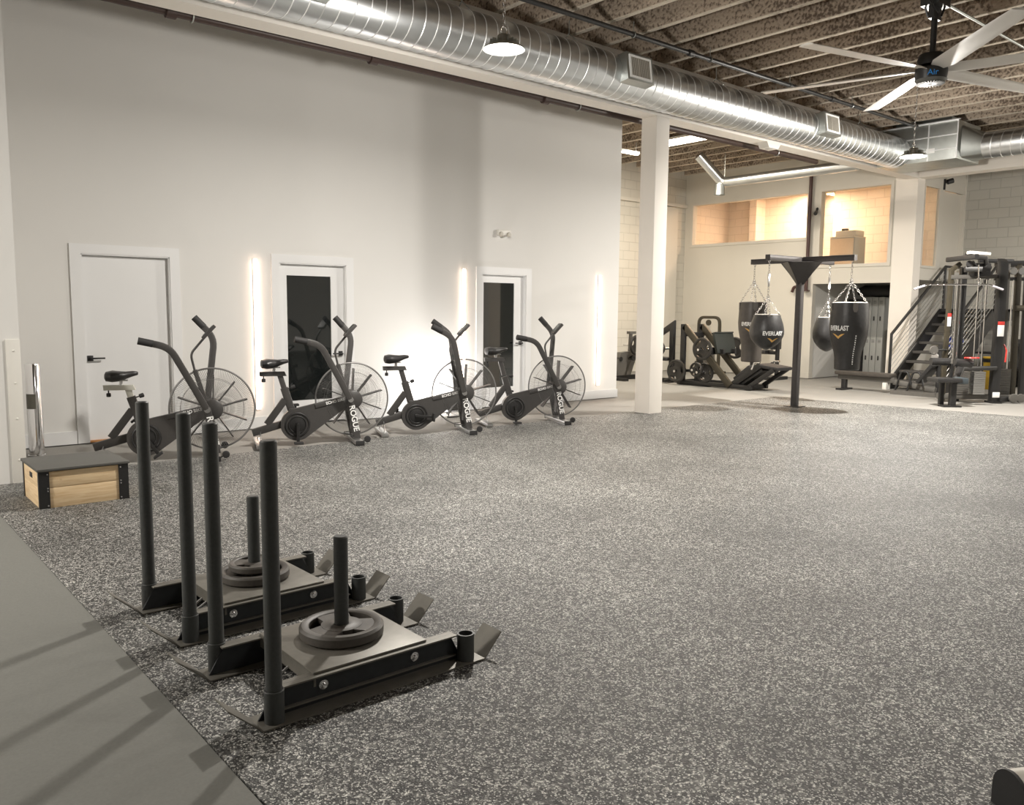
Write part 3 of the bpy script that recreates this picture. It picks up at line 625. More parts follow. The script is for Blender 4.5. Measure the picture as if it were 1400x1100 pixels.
# ------------------------------------------------------------------ push sleds
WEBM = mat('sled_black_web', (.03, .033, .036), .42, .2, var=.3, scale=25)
def sled():
    t = thing('push_sled', '', 'push sled', group='push sleds on the turf')
    for y, s in ((0, -1), (.555, 1)):
        b = B(); th = .006
        # base plate with turned-up ends, seen from the side in XZ
        prof = [(-.185, .115), (-.06, .003), (.93, .003), (1.02, .1)]
        y0, y1 = (y - .045, y + .085) if s < 0 else (y - .085, y + .045)
        rings = [[(x, y0, z), (x, y1, z), (x, y1, z + th), (x, y0, z + th)] for x, z in prof]; b.loft(rings)
        yw = y + .035 if s < 0 else y - .035
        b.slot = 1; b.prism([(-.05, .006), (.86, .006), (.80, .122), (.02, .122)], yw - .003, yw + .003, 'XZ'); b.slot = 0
        b.prism([(.0, .116), (.82, .116), (.82, .122), (.0, .122)], min(yw, yw - s * -.0) - (.028 if s > 0 else .028), yw + .028, 'XZ')
        b.prism([(.0, .03), (.82, .03), (.82, .036), (.0, .036)], yw - .02, yw + .003, 'XZ') if s < 0 else None
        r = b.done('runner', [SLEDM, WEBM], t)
        if s < 0:
            for x in (.21, .62):
                b = B(); b.lathe([(.001, -.016), (.008, -.016), (.009, -.006), (.019, -.005), (.02, 0)], (x, yw - .003, .075), 'Y', 6 if 0 else 16); b.done('bolt', CHROME, r)
        p = B(); p.lathe([(.001, 1.035), (.026, 1.035), (.03, 1.03), (.03, .012)], (0, y, 0), n=20); o = p.done('push_pole', POLEM, t)
        q = B(); q.lathe([(.031, .128), (.036, .126), (.036, .008), (.031, .008)], (0, y, 0), n=20); q.torus((0, y, .127), .034, .003, 'Z', 20, 6); q.done('pole_collar', POLEM, o)
        q = B(); q.lathe([(.03, .008), (.03, .124), (.0365, .124), (.0365, .006)], (.86, y, 0), n=20); q.done('pole_socket', POLEM, t)
    b = B(); b.bx(.17, .68, .03, .525, .122, .132, .002); b.bx(.17, .18, .03, .525, .075, .122); d = b.done('deck_plate', SLEDM, t)
    b = B(); b.tube([(.17, .25, .08), (.12, .25, .05), (.115, .30, .05), (.17, .31, .08)], .005, 6, bend=.02); b.done('tow_hook', STEEL, d)
    B().lathe([(.001, .555), (.026, .555), (.03, .55), (.03, .132), (.045, .132), (.045, .13)], (.435, .30, 0), n=20).done('weight_post', POLEM, t)
    return t
s1 = sled(); s1.location = (1.192, 2.735, .006); s1['label'] = 'nearer push sled carrying one round plate'
s2 = copy_tree(s1); s2.location = (1.213, 3.665, .006); s2.rotation_euler = (0, 0, rad(1)); s2['label'] = 'farther push sled carrying two stacked plates'
def plate_mesh(R, h, name='weight_plate', m=PLATEM):
    b = B(); k = R / .175
    b.lathe([(.135 * k, h * .2), (.135 * k, h * .9), (.142 * k, h), (.165 * k, h), (.175 * k, h * .8), (.175 * k, h * .2), (.165 * k, 0), (.142 * k, 0), (.135 * k, h * .2)], n=44)
    b.lathe([(.031, h * .1), (.031, h * .95), (.05, h * .95), (.055, h * .9), (.085 * k, h * .9), (.08 * k, h * .25), (.05, h * .1), (.031, h * .1)], n=32)
    for a0 in (-20, 100, 220):
        pol = []; half0 = 54
        n = 8
        for i in range(n + 1): a = rad(a0 - half0 + 2 * half0 * i / n); pol.append((.068 * k * cos(a), .068 * k * sin(a)))
        for i in range(n + 1): a = rad(a0 + 30 - 60 * i / n); pol.append((.14 * k * cos(a), .14 * k * sin(a)))
        b.prism(pol, h * .25, h * .88, 'XY')
    return b
G = 'rubber plates on the sleds'
o = tag(plate_mesh(.175, .05).done('weight_plate', PLATEM, None, (1.627, 3.035, .139), (0, 0, rad(-20))), 'round black plate lying alone on the nearer sled', 'weight plate', G)
o = tag(plate_mesh(.172, .048).done('weight_plate', PLATEM, None, (1.643, 3.972, .139), (0, 0, rad(60))), 'larger lower plate on the farther sled', 'weight plate', G)
o = tag(plate_mesh(.125, .036).done('weight_plate', PLATEM, None, (1.643, 3.972, .1885), (0, 0, rad(170))), 'smaller upper plate on the farther sled', 'weight plate', G)

# ------------------------------------------------------------------ boxing stand and bags
st = thing('boxing_bag_stand', 'black steel bag stand with one post and four arms', 'bag stand', (11.95, 7.21, .006))
PX = V((.766, -.643, 0)); PF = V((.643, .766, 0))
ang0 = math.atan2((PX * .536 - PF * .66).y, (PX * .536 - PF * .66).x)
STB = mat('stand_black_steel', (.05, .046, .045), .32, .4, var=.15, scale=20)
b = B(); b.rect([(0, 0, .01), (0, 0, 2.3)], .095, .095, (cos(ang0), sin(ang0), 0), rd=.08); b.bx(-.12, .12, -.12, .12, 0, .012); b.done('post', STB, st)
ends = []
for k in range(4):
    a = ang0 + pi / 2 * k; dv = V((cos(a), sin(a), 0)); sd = V((-sin(a), cos(a), 0))
    b = B(); b.rect([dv * .05 + V((0, 0, 2.31)), dv * .90 + V((0, 0, 2.31))], .085, .085, sd, rd=.08); o = b.done('arm', STB, st); ends.append(dv * .85)
    b = B(); P = [(dv * .04 + V((0, 0, 2.27))), (dv * .36 + V((0, 0, 2.27))), (dv * .045 + V((0, 0, 1.93)))]
    b.add([p + sd * w_ for w_ in (-.006, .006) for p in P], [(0, 1, 2), (5, 4, 3), (0, 1, 4, 3), (1, 2, 5, 4), (2, 0, 3, 5)]); 
    # sloping web between neighbouring arms
    a2 = a + pi / 2; dv2 = V((cos(a2), sin(a2), 0)); Q = [dv * .34 + V((0, 0, 2.27)), dv2 * .34 + V((0, 0, 2.27)), dv2 * .06 + V((0, 0, 1.93)), dv * .06 + V((0, 0, 1.93))]
    nn = (Q[1] - Q[0]).cross(Q[3] - Q[0]).normalized() * .004; b.add([q - nn for q in Q] + [q + nn for q in Q], [(0, 1, 2, 3), (7, 6, 5, 4), (0, 1, 5, 4), (1, 2, 6, 5), (2, 3, 7, 6), (3, 0, 4, 7)])
    b.done('gusset', STB, o)
def chain(b, p, q, lw=.013, r=.0035):
    p, q = V(p), V(q); L = (q - p).length; n = max(2, int(L / .038)); t = (q - p).normalized(); s_, u_ = frame_axes(t)
    for k in range(n):
        c = p.lerp(q, (k + .5) / n); aa, bb = (s_, u_) if k % 2 else (u_, s_); hl = L / n * .62
        pts = [c + t * (hl * cos(x)) + aa * (lw * sin(x)) for x in [2 * pi * i / 10 for i in range(10)]]; b.tube(pts, r, 4, False, True)
def bag(name, label, cat, e, prof, ztop, m, yoke, spring=False, rz=0., logo=None, tilt=0.):
    t = thing(name, label, cat, (11.95 + e.x, 7.21 + e.y, 0), rz, 'punching bags on the stand')
    b = B(); rt = prof[1][0]; body = b.lathe(prof, n=36).done('bag_body', m, t)
    B().lathe([(.001, ztop + .012), (rt * .7, ztop + .01), (rt * .98, ztop - .002)], n=30).done('lit_bag_lid', bpy.data.materials.get('lit_bag_lid') or mat('lit_bag_lid', (.42, .40, .36), .5), body)  # strong light on the bag top is painted into the lid's pale colour
    b = B(); b.torus((0, 0, 2.26), .022, .006, 'Y', 14, 6)
    z0 = 2.235
    if spring:
        chain(b, (0, 0, z0), (0, 0, 2.08)); zs = 2.07
        c = B(); c.tube([(.018 * cos(x * 1.25), .018 * sin(x * 1.25), zs - x * .0022) for x in range(85)], .004, 4); c.done('spring', STEEL, t); z0 = zs - .185
    chain(b, (0, 0, z0), (0, 0, yoke)); b.torus((0, 0, yoke), .026, .005, 'X', 12, 5)
    for k in range(4):
        a = pi / 4 + pi / 2 * k; e_ = (rt * .92 * cos(a), rt * .92 * sin(a), ztop + .01); chain(b, (0, 0, yoke), e_); b.torus((e_[0], e_[1], ztop + .0), .018, .005, 'Y', 12, 5)
    b.done('chain', CHROME, t)
    for k in range(4):
        a = pi / 4 + pi / 2 * k; c = B(); c.x = MX.Rotation(a, 4, 'Z'); rr = max(rt, (prof[2][0] if len(prof) > 2 else rt)); 
        c.prism([(-.035, -.0), (.035, 0), (.035, -.1), (.02, -.135), (-.02, -.135), (-.035, -.1)], 0, .006, 'YZ'); 
        o = c.done('strap', bpy.data.materials.get('strap_grey') or mat('strap_grey', (.16, .15, .14), .5), t); off = rt + .004; o.location = (off * cos(a), off * sin(a), ztop - .005); o.rotation_euler = (0, 0, 0)
    return t, body
camdir = -PF; camz = math.atan2(camdir.y, camdir.x)          # bags turn their print to the open floor
def radius_at(prof, z):
    for (r0, z0), (r1, z1) in zip(prof, prof[1:]):
        if min(z0, z1) <= z <= max(z0, z1) and z0 != z1: return r0 + (r1 - r0) * (z - z0) / (z1 - z0)
    return prof[1][0]
def wrap(o, prof, z, a):
    """bend a flat print mesh round the bag so it lies on the leather"""
    for v in o.data.vertices:
        x, y, d = v.co; rr = radius_at(prof, z + y); ang = a + x / rr; q = rr + .003 + d; v.co = (q * cos(ang), q * sin(ang), z + y)
    o.location = (0, 0, 0); o.rotation_euler = (0, 0, 0); o.scale = (1, 1, 1)
def logo(t, prof, z, size, sc=1., az_off=0.):
    a = camz + az_off
    o = text('brand_print', 'EVERLAST', size, WTXT, t, (0, 0, 0), (0, 0, 0), .0012, bold=.003)
    for v in o.data.vertices: v.co.x *= sc
    wrap(o, prof, z, a)
    b = B(); w_ = size
    P = [(-w_, .3 * w_), (-w_ * .5, .2 * w_), (-w_ * .25, .05 * w_), (0, -.12 * w_), (w_ * .25, .05 * w_), (w_ * .5, .2 * w_), (w_, .3 * w_), (w_ * .4, -.15 * w_), (0, -.5 * w_), (-w_ * .4, -.15 * w_)]
    b.add([(x, y, d) for d in (0, .002) for x, y in P], [(0, 1, 9), (1, 2, 9), (2, 3, 8, 9), (3, 4, 7, 8), (4, 5, 7), (5, 6, 7)] + [tuple(k + 10 for k in f) for f in ((0, 1, 9), (1, 2, 9), (2, 3, 8, 9), (3, 4, 7, 8), (4, 5, 7), (5, 6, 7))])
    o2 = b.done('brand_mark', GOLD, t, smooth=False); wrap(o2, prof, z - size * 1.05, a)
tear = lambda zt, zb, R, rt: [(rt * .5, zt), (rt, zt)] + [(max(.004, R * (sin(pi * u) ** .62 if u > .5 else 0) + (0 if u > .5 else rt + (R - rt) * sin(pi * u))), zt + (zb - zt) * (u if u <= .5 else u)) for u in [.06, .14, .22, .3, .38, .46, .54, .62, .7, .78, .85, .91, .96, .99, 1]]
# which end is which, by direction across and along the view
def pick(rx, fy): return min(ends, key=lambda e: (e.dot(PX) - rx) ** 2 + (e.dot(PF) - fy) ** 2)
eA, eB, eC, eD = pick(-.54, .66), pick(-.66, -.54), pick(.66, .54), pick(.54, -.66)
tA, _ = bag('heavy_bag', 'tall tapered black punching bag hanging at the back left of the stand', 'punching bag', eA, PA := [(.11, 1.66), (.215, 1.655), (.225, 1.5), (.232, 1.32), (.222, 1.2), (.19, 1.05), (.168, .95), (.165, .8), (.165, .69), (.15, .675), (.001, .672)], 1.66, LEATHB, 2.0)
logo(tA, PA, 1.30, .085, .8, -.45)
tB, _ = bag('heavy_bag', 'round teardrop punching bag hanging at the front left with white lettering', 'punching bag', eB, PB := tear(1.46, .93, .255, .185), 1.46, LEATH, 1.72, True)
logo(tB, PB, 1.18, .085, .85, .12)
tC, _ = bag('heavy_bag', 'small teardrop punching bag partly behind the big right bag', 'punching bag', eC, tear(1.42, .86, .225, .16), 1.42, LEATH, 1.72, True)
tD, bd = bag('heavy_bag', 'large tapered punching bag hanging at the right of the stand', 'punching bag', eD, PD := [(.13, 1.65), (.262, 1.645), (.27, 1.5), (.277, 1.32), (.268, 1.18), (.235, 1.02), (.2, .92), (.185, .82), (.18, .66), (.165, .645), (.001, .642)], 1.65, LEATH, 1.97)
logo(tD, PD, 1.27, .1, .7, -.95)
b = B()
for k in range(14):
    z = 1.16 - k * .032; rr = radius_at(PD, z) + .002; a = camz + .02; b.box((rr * cos(a), rr * sin(a), z), (.006, .014, .016 if k % 3 else .022), MX.Rotation(a, 3, 'Z'))
b.done('side_print', WTXT, tD)

# ------------------------------------------------------------------ leg press and plate machines (back left)
DX = V((1, 0, 0))
def bar(b, p, q, x, w=.07, h=.09): return b.rect([(x, *p), (x, *q)], w, h, DX, rd=.12)
PLATED = mat('dark_weight_plate', (.028, .026, .024), .42, var=.2, scale=60)
def xplate(loc, R, h, lab, grp='plates on the leg press and pegs', m=PLATED):
    b = plate_mesh(R, h); o = b.done('weight_plate', m, None, loc, (0, rad(-90), 0)); tag(o, lab, 'weight plate', grp); return o
lp = thing('leg_press_machine', 'black and bronze leg press machine left of the hanging bags', 'leg press', (0, 0, -.012))
b = B()
for x in (13.78, 14.32): bar(b, (10.98, .06), (9.25, .06), x, .07, .08)
b.bx(13.74, 14.36, 10.92, 11.0, .02, .1); b.bx(13.74, 14.36, 9.28, 9.38, .02, .1); b.done('base_frame', BLACK, lp)
for x in (13.76, 14.34):
    b = B(); bar(b, (10.88, 1.21), (9.72, .06), x, .07, .13); b.done('guide_rail', BROWNM, lp)
    b = B(); bar(b, (10.90, .1), (10.90, 1.25), x, .07, .11); b.done('upright', BLACK, lp)
b = B(); b.bx(13.74, 14.36, 10.82, 10.89, 1.0, 1.08); b.done('cross_bar', BLACK, lp)
b = B(); b.x = MX.Translation((14.05, 10.1, .88)) @ MX.Rotation(rad(-14), 4, 'X'); b.box((0, 0, 0), (.62, .06, .40), None, .01); b.bx(-.3, .3, -.05, .05, .2, .225); b.done('foot_plate', mat('foot_plate_black', (.022, .026, .022), .5, bump=.3, scale=120), lp)
b = B(); bar(b, (9.96, .72), (10.30, .72), 13.86, .06, .1); bar(b, (9.96, .72), (10.30, .72), 14.24, .06, .1); b.bx(13.74, 14.36, 10.15, 10.3, .66, .8); b.done('carriage', BLACK, lp)
for x in (13.5, 14.6): B().cyl((x - .14, 10.22, .76), (x + .24, 10.22, .76) if x < 14 else (x - .3, 10.22, .76), .024, n=12).done('plate_peg', CHROME, lp)
for x in (13.82, 14.28): b = B(); bar(b, (9.74, .06), (9.10, .50), x, .06, .12); bar(b, (9.36, .05), (8.80, .43), x, .06, .08); b.done('seat_frame', BLACK, lp)
b = B(); b.x = MX.Translation((14.05, 9.32, .25)) @ MX.Rotation(rad(-34), 4, 'X'); b.box((0, 0, 0), (.42, .6, .06), None, .01); b.done('seat_shroud', BLACK, lp)
b = B(); b.x = MX.Translation((14.05, 8.95, .47)) @ MX.Rotation(rad(6), 4, 'X'); b.box((0, 0, 0), (.5, .5, .07), None, .03); b.done('seat_pad', BLACKM, lp)
b = B(); b.x = MX.Translation((14.05, 9.5, .33)) @ MX.Rotation(rad(-38), 4, 'X'); b.box((0, 0, 0), (.5, .45, .08), None, .03); b.done('back_pad', BLACKM, lp)
for x in (13.72, 14.38): B().tube([(x, 9.22, .42), (x, 9.16, .56), (x, 9.04, .56)], .018, 8, bend=.04).done('side_handle', CHROME, lp)
xplate((13.52, 10.22, .76), .225, .05, 'big plate on the near leg press carriage peg')
xplate((14.62, 10.22, .76), .225, .05, 'plate on the far leg press carriage peg right of the foot plate')
rk = thing('plate_storage_rack', 'low black plate pegs under the leg press rails', 'plate rack', (13.85, 10.67, -.012))
b = B(); b.bx(-.05, .05, -.4, .4, .0, .06); b.rect([(0, -.05, .05), (0, -.05, .5)], .06, .06, DX); b.done('rack_base', BLACK, rk)
for y, z in ((.25, .29), (-.2, .34), (-.32, .3)): B().cyl((-.34, y, z), (.04, y, z), .025, n=12).done('plate_peg', CHROME, rk); 
b = B(); b.rect([(.02, .25, .29), (.02, -.32, .31)], .05, .06, DX); b.done('peg_bar', BLACK, rk)
xplate((13.62, 10.92, .28), .235, .06, 'large plate on the floor level peg nearest the column')
xplate((13.68, 10.47, .33), .15, .06, 'small plate on the middle peg under the leg press')
xplate((13.80, 10.34, .27), .2, .06, 'dark plate on the inner peg under the leg press rail')
# second plate-loaded machine by the column
mp = thing('chest_press_machine', 'black plate loaded machine just right of the white column', 'press machine', (0, 0, -.012))
b = B(); b.rect([(13.95, 11.34, .05), (13.95, 11.34, 1.22), (13.95, 11.75, .98), (13.95, 11.95, .98)], .09, .12, DX); bar(b, (11.3, .05), (12.1, .05), 13.95, .08, .08); bar(b, (11.95, .05), (11.95, 1.0), 13.95, .08, .08); b.done('frame', BLACK, mp)
b = B(); b.bx(13.7, 14.2, 11.3, 11.36, .02, .08); b.bx(13.7, 14.2, 12.05, 12.12, .02, .08); b.done('foot_bar', BLACK, mp)
b = B(); b.box((13.95, 11.55, .5), (.3, .35, .07), None, .02); b.done('seat_pad', LEATH, mp); b = B(); b.box((13.95, 11.75, .8), (.3, .07, .4), None, .02); b.done('back_pad', LEATH, mp)
for y in (11.43, 11.68): B().cyl((13.6, y, .72), (13.95, y, .72), .024, n=12).done('plate_peg', CHROME, mp)
xplate((13.66, 11.43, .72), .15, .06, 'plate on the upper peg right of the white column'); xplate((13.66, 11.68, .72), .15, .06, 'plate half hidden behind the column on the upper peg')
xplate((13.60, 11.72, .3), .22, .05, 'plate low beside the column edge, mostly hidden')
B().cyl((13.58, 11.72, .30), (13.98, 11.72, .30), .024, n=12).done('plate_peg', CHROME, mp)
# machine between wall end and column
ml = thing('row_machine', 'grey plate loaded machine seen between wall end and column', 'row machine', (13.75, 12.5, -.012))
GRYM = mat('grey_machine_paint', (.11, .104, .094), .45, var=.12)
b = B(); b.bx(-.5, .6, -.06, .06, .0, .1); b.bx(-.42, -.3, -.4, .4, 0, .06); b.bx(.4, .5, -.4, .4, 0, .06); b.done('base_frame', BLACK, ml)
b = B(); b.prism([(-.3, .1), (-.06, .1), (.02, .48), (.18, .55), (.12, .62), (-.2, .6), (-.3, .4)], -.08, .08, 'XZ'); b.prism([(-.02, .1), (.12, .1), (.32, .55), (.2, .55)], -.08, .08, 'XZ'); b.done('body', GRYM, ml)
b = B(); b.rect([(.15, 0, .5), (.18, 0, 1.05)], .07, .07, (0, 1, 0)); b.bx(.1, .3, -.05, .05, 1.0, 1.06); b.done('arm', GRYM, ml)
B().cyl((.17, -.35, .76), (.17, .2, .76), .024, n=12).done('plate_peg', CHROME, ml)
for y in (-.06, .06): B().cyl((-.22 if y < 0 else .18, -.1, .46), (-.22 if y < 0 else .18, .1, .46), .05, n=16).done('roller', BLACK, ml)
o = plate_mesh(.225, .045).done('weight_plate', PLATED, None, (13.92, 12.33, .75), (rad(90), 0, 0)); tag(o, 'plate with open spokes seen between wall end and column', 'weight plate', 'plates on the leg press and pegs')
# arched cable machine against the far wall
am = thing('cable_column', 'bronze arched cable machine against the cream wall behind the leg press', 'cable machine', (16.95, 12.65, -.012))
b = B(); b.rect([(0, .31, .0), (0, .31, 1.37), (0, -.31, 1.37), (0, -.31, .0)], .07, .07, DX, bend=.16); b.bx(-.25, .25, -.36, .36, 0, .05); b.done('arch_frame', BROWNM, am)
B().lathe([(.001, -.02), (.07, -.02), (.075, 0), (.07, .02), (.001, .02)], (-.03, 0, 1.24), 'X', 18).done('pulley', BROWNM, am)
b = B(); b.cyl((-.03, .02, 1.22), (-.03, .02, .5), .005, n=6); b.cyl((-.03, -.05, 1.22), (-.03, -.05, .5), .005, n=6); b.done('cable', STEEL, am)
b = B(); 
for k in range(12): b.bx(-.09, .06, -.16, .16, .07 + k * .035, .1 + k * .035)
b.done('weight_stack', GRYM, am)
# dark machine behind the leg press seat
bm_ = thing('seated_machine', 'black seated machine half hidden behind the round bag', 'exercise machine', (16.6, 10.85, -.012))
b = B(); b.rect([(0, -.35, 0), (0, -.35, 1.0)], .08, .08, DX); b.rect([(0, .3, 0), (0, .3, .75)], .08, .08, DX); b.bx(-.3, .3, -.45, .4, 0, .07); b.rect([(0, -.35, .6), (0, .3, .6)], .06, .08, DX); b.done('frame', BLACK, bm_)
b = B(); b.box((0, .05, .62), (.35, .4, .08), None, .03); b.done('seat_pad', LEATH, bm_); b = B(); b.box((0, -.3, .9), (.35, .09, .45), None, .03); b.done('back_pad', LEATH, bm_)

# ------------------------------------------------------------------ lockers, stairs, under-stair things
for k in range(3):
    t = thing('locker', ['two-tier grey metal locker, leftmost of the three in the alcove', 'two-tier grey metal locker in the middle of the alcove row', 'two-tier grey metal locker on the right beside the column'][k], 'locker', (19.0, 9.665 - k * .15, -.012), group='lockers in the alcove')
    B().bx(.012, .38, -.073, .072, 0, 1.88, .003).done('body', GREYLOCK, t)
    for z0, z1 in ((.05, .95), (.97, 1.86)):
        o = B().bx(0, .013, -.069, .068, z0, z1, .003).done('locker_door', GREYLOCK, t)
        b = B(); b.bx(-.012, 0, -.008, .022, (z0 + z1) / 2 - .08, (z0 + z1) / 2 + .02, .003); b.done('latch', BLACK, o)
        b = B()
        for q in (.0, .025, .05): b.bx(-.003, 0, -.035, .035, z1 - .12 + q, z1 - .112 + q)
        b.done('vents', BLACKM, o)
t = thing('dark_cabinet', 'tall black cabinet left of the grey lockers', 'cabinet', (19.0, 9.965, -.012))
B().bx(0, .38, -.2, .2, 0, 1.84, .005).done('body', BLACKM, t); B().bx(-.015, 0, -.19, .19, .05, 1.77, .004).done('cabinet_door', BLACK, t)
b = B(); rings = []
for y, rr in ((-.5, .02), (-.46, .1), (-.3, .16), (0, .17), (.3, .16), (.45, .1), (.5, .02)): rings.append([(.5 * 0 + .19 + rr * 1.0 * cos(a), y, rr * (.9 + .12 * sin(7 * y + a * 3)) * max(-.75, sin(a)) + .13) for a in [2 * pi * k / 16 for k in range(16)]])
b.loft(rings); tag(b.done('duffel_bag', BLACKM, None, (19.0, 9.55, 1.88 - .012)), 'black bag lying on top of the lockers', 'bag')
sc = thing('staircase', 'dark open staircase with cable railing leading up to the office', 'stairs', (0, 0, -.012))
SX, RUN, RISE = 16.55, .27, .187
for y in (7.88, 6.85):
    B().prism([(16.5, 0), (16.8, 0), (18.75, 1.38), (19.7, 1.38), (19.7, 1.62), (18.62, 1.62), (16.5, .16)], y - .03, y + .03, 'XZ').done('stringer', BLACK, sc)
for k in range(8): B().bx(SX + RUN * k, SX + RUN * k + .3, 6.88, 7.85, RISE * (k + 1) - .05, RISE * (k + 1), .004).done('tread', mat('tread_dark', (.07, .065, .06), .6) if k == 0 else bpy.data.materials['tread_dark'], sc)
B().bx(18.6, 19.75, 6.82, 7.9, 1.56, 1.62).done('landing', BLACK, sc)
for y in (7.88, 6.85):
    b = B(); b.rect([(16.48, y, .12), (16.48, y, 1.10), (18.75, y, 2.52), (19.6, y, 2.52)], .045, .05, (0, 1, 0)); b.rect([(18.75, y, 1.6), (18.75, y, 2.52)], .045, .05, (0, 1, 0)); b.done('handrail', BLACK, sc)
    b = B()
    for k in range(8): z = .92 - k * .105; b.tube([(16.48, y, z + .02), (18.75, y, z + 1.45)], .006, 5)
    b.done('cable_infill', STEEL, sc)
UND = [('medicine_ball', 'blue ball under the stairs behind the railing', .17, (18.2, 8.3 - .5, .9), BLUE), ]
sh = thing('under_stair_shelf', 'dark shelf behind the stairs carrying a blue ball', 'shelf', (18.3, 7.3, -.012))
b = B(); b.bx(.6, 1.0, -.6, .6, .68, .72); b.bx(.6, 1.0, -.6, .6, .3, .34); b.bx(.6, 1.0, -.6, -.56, 0, .72); b.bx(.6, 1.0, .56, .6, 0, .72); b.done('shelf_board', BLACK, sh)
def ball(loc, r, m, lab):
    b = B(); b.lathe([(max(.001, r * sin(pi * k / 14)), -r * cos(pi * k / 14)) for k in range(15)], n=24); return tag(b.done('medicine_ball', m, None, loc), lab, 'ball')
ball((19.1, 7.72, .708 + .165), .165, BLUE, 'blue ball on the shelf behind the stair railing')

# office furniture
t = thing('office_cabinet', 'wood fronted office cabinet standing behind the large upper window', 'cabinet', (18.35, 10.05, 2.42))
B().bx(0, .5, -.3, .3, 0, .80, .005).done('body', CABG, t); b = B(); b.bx(-.015, 0, -.28, .28, .02, .4); b.bx(-.015, 0, -.28, .28, .41, .78); b.done('drawer', CAB, t)
b = B(); b.bx(-.015, .5, -.3, .3, .8, .83); b.done('top', BEIGE, t)
t = thing('printer', 'pale printer on top of the office cabinet', 'printer', (18.55, 10.0, 3.25)); B().bx(-.18, .2, -.26, .24, 0, .13, .02).done('body', BEIGE, t); B().bx(-.1, .02, .02, .14, .13, .19, .015).done('paper_tray', BROWNM, t)
t = thing('coat_rack', 'pale panel with dark hanging strap at the right of the upper window', 'coat rack', (18.3, 8.72, 2.42)); B().bx(-.02, .05, -.18, .12, 0, .95, .01).done('panel', CREAM, t); b = B(); b.tube([(-.03, .16, .9), (-.03, .19, .45), (-.03, .2, .25)], .02, 6); b.bx(-.08, .05, -.16, .06, .95, 1.1, .02); b.done('strap', BROWNM, t)
for loc, lab, pw in (((18.6, 11.3, 4.46), 'warm ceiling light inside the office behind the long window', 105), ((20.0, 11.2, 4.46), 'warm ceiling light inside the office behind the large window', 10), ((18.7, 9.2, 4.46), 'pale ceiling light over the office cabinet', 2.6)):
    t = thing('office_light', lab, 'ceiling light', loc); B().bx(-.3, .3, -.1, .1, 0, .04, .01).done('housing', GUARD, t); B().bx(-.28, .28, -.08, .08, -.02, 0, .006).done('diffuser', WARM, t); area('office_lamp', (0, 0, -.03), .5, pw, (1., .66, .45) if pw > 10 else (1., .84, .68), shape='RECTANGLE', sy=.14, parent=t)

# ------------------------------------------------------------------ cable tower on the right (local X runs right, local Y away)
YAW = az - pi / 2
LT = thing('lat_pulldown_tower', 'black cable tower with lat bar, seat and weight stacks at right', 'cable machine', (14.23, 5.72, -.012), YAW)
SX_ = (1, 0, 0); SY_ = (0, 1, 0)
b = B(); b.rect([(1.04, .67, 0), (1.04, .67, 2.30), (1.0, .62, 2.42)], .13, .13, SX_, rd=.1); b.bx(.96, 1.12, .55, .8, 0, .03); b.done('main_upright', BLACK, LT)
b = B(); b.rect([(.53, .95, 0), (.53, .95, 2.3)], .1, .1, SX_, rd=.1); b.done('rear_upright', BLACK, LT)
b = B(); b.rect([(.20, .75, .02), (.22, .75, 2.25), (.36, .75, 2.36)], .07, .07, SY_, rd=.1); b.done('side_upright', BROWNM, LT)
for p, q, w_, h_ in (((.12, .75, .1), (1.04, .75, .1), .08, .09), ((.2, .72, 2.13), (1.04, .72, 2.15), .06, .07), ((1.04, .8, .08), (2.2, 1.0, .08), .08, .09)): B().rect([p, q], w_, h_, SY_).done('cross_member', GRYM, LT)
b = B(); b.rect([(.22, .0, 2.43), (.22, .9, 2.43)], .07, .08, SX_); b.rect([(.2, .3, 2.46), (.64, .5, 2.44), (.78, .67, 2.2)], .06, .08, (0, 1, 0)); b.rect([(.42, .5, 2.38), (.62, .6, 2.2)], .05, .05, SY_); b.bx(.5, .78, .55, .75, 2.14, 2.36, .02); b.rect([(.2, .3, 2.24), (.75, .6, 2.26)], .06, .09, SY_); b.done('top_boom', BLACK, LT)
b = B(); b.box((.33, .15, 2.49), (.34, .12, .05), MX.Rotation(rad(4), 3, 'Y'), .012); b.done('boom_cover', GUARD, LT)
for x, z in ((.27, 2.33), (.62, 2.24), (.7, 2.28)): B().lathe([(.001, -.015), (.05, -.015), (.055, 0), (.05, .015), (.001, .015)], (x, .3 if x < .5 else .5, z), 'Y', 18).done('pulley', BLACKM, LT)
b = B(); b.tube([(.27, .02, 2.3), (.27, .0, 2.05)], .008, 6); b.tube([(.30, .75, 2.1), (.31, .75, .6)], .009, 6); b.tube([(.75, .7, 2.1), (.75, .7, .6)], .009, 6); b.done('cable', CHROME, LT)
b = B(); b.torus((-.07 + .34, 0, 2.06), .03, .007, 'Y', 14, 6); b.done('carabiner', CHROME, LT)
lb = B(); lb.tube([(-.77, -.03, 1.90), (-.55, -.03, 1.975), (.42, -.03, 1.985), (.66, -.03, 1.905)], .014, 10, bend=.03); o = lb.done('lat_bar', CHROME, LT)
B().tube([(-.77, -.03, 1.90), (-.60, -.03, 1.958)], .018, 10).done('grip', mat('pale_grip', (.6, .57, .62), .4), o); B().tube([(.49, -.03, 1.962), (.66, -.03, 1.905)], .018, 10).done('grip', mat('pale_grip_b', (.6, .57, .62), .4), o)
b = B(); b.lathe([(.001, .0), (.02, 0), (.022, .05), (.001, .05)], (.27, -.03, 1.98), 'Z', 12); b.done('swivel', CHROME, o)
b = B(); b.rect([(-.02, 0, .02), (-.02, 0, .40)], .09, .09, SX_, rd=.1); b.rect([(-.1, .2, .02), (-.1, .2, .38)], .08, .08, SX_); b.bx(-.2, .1, -.08, .1, 0, .025); b.done('seat_post', BLACK, LT)
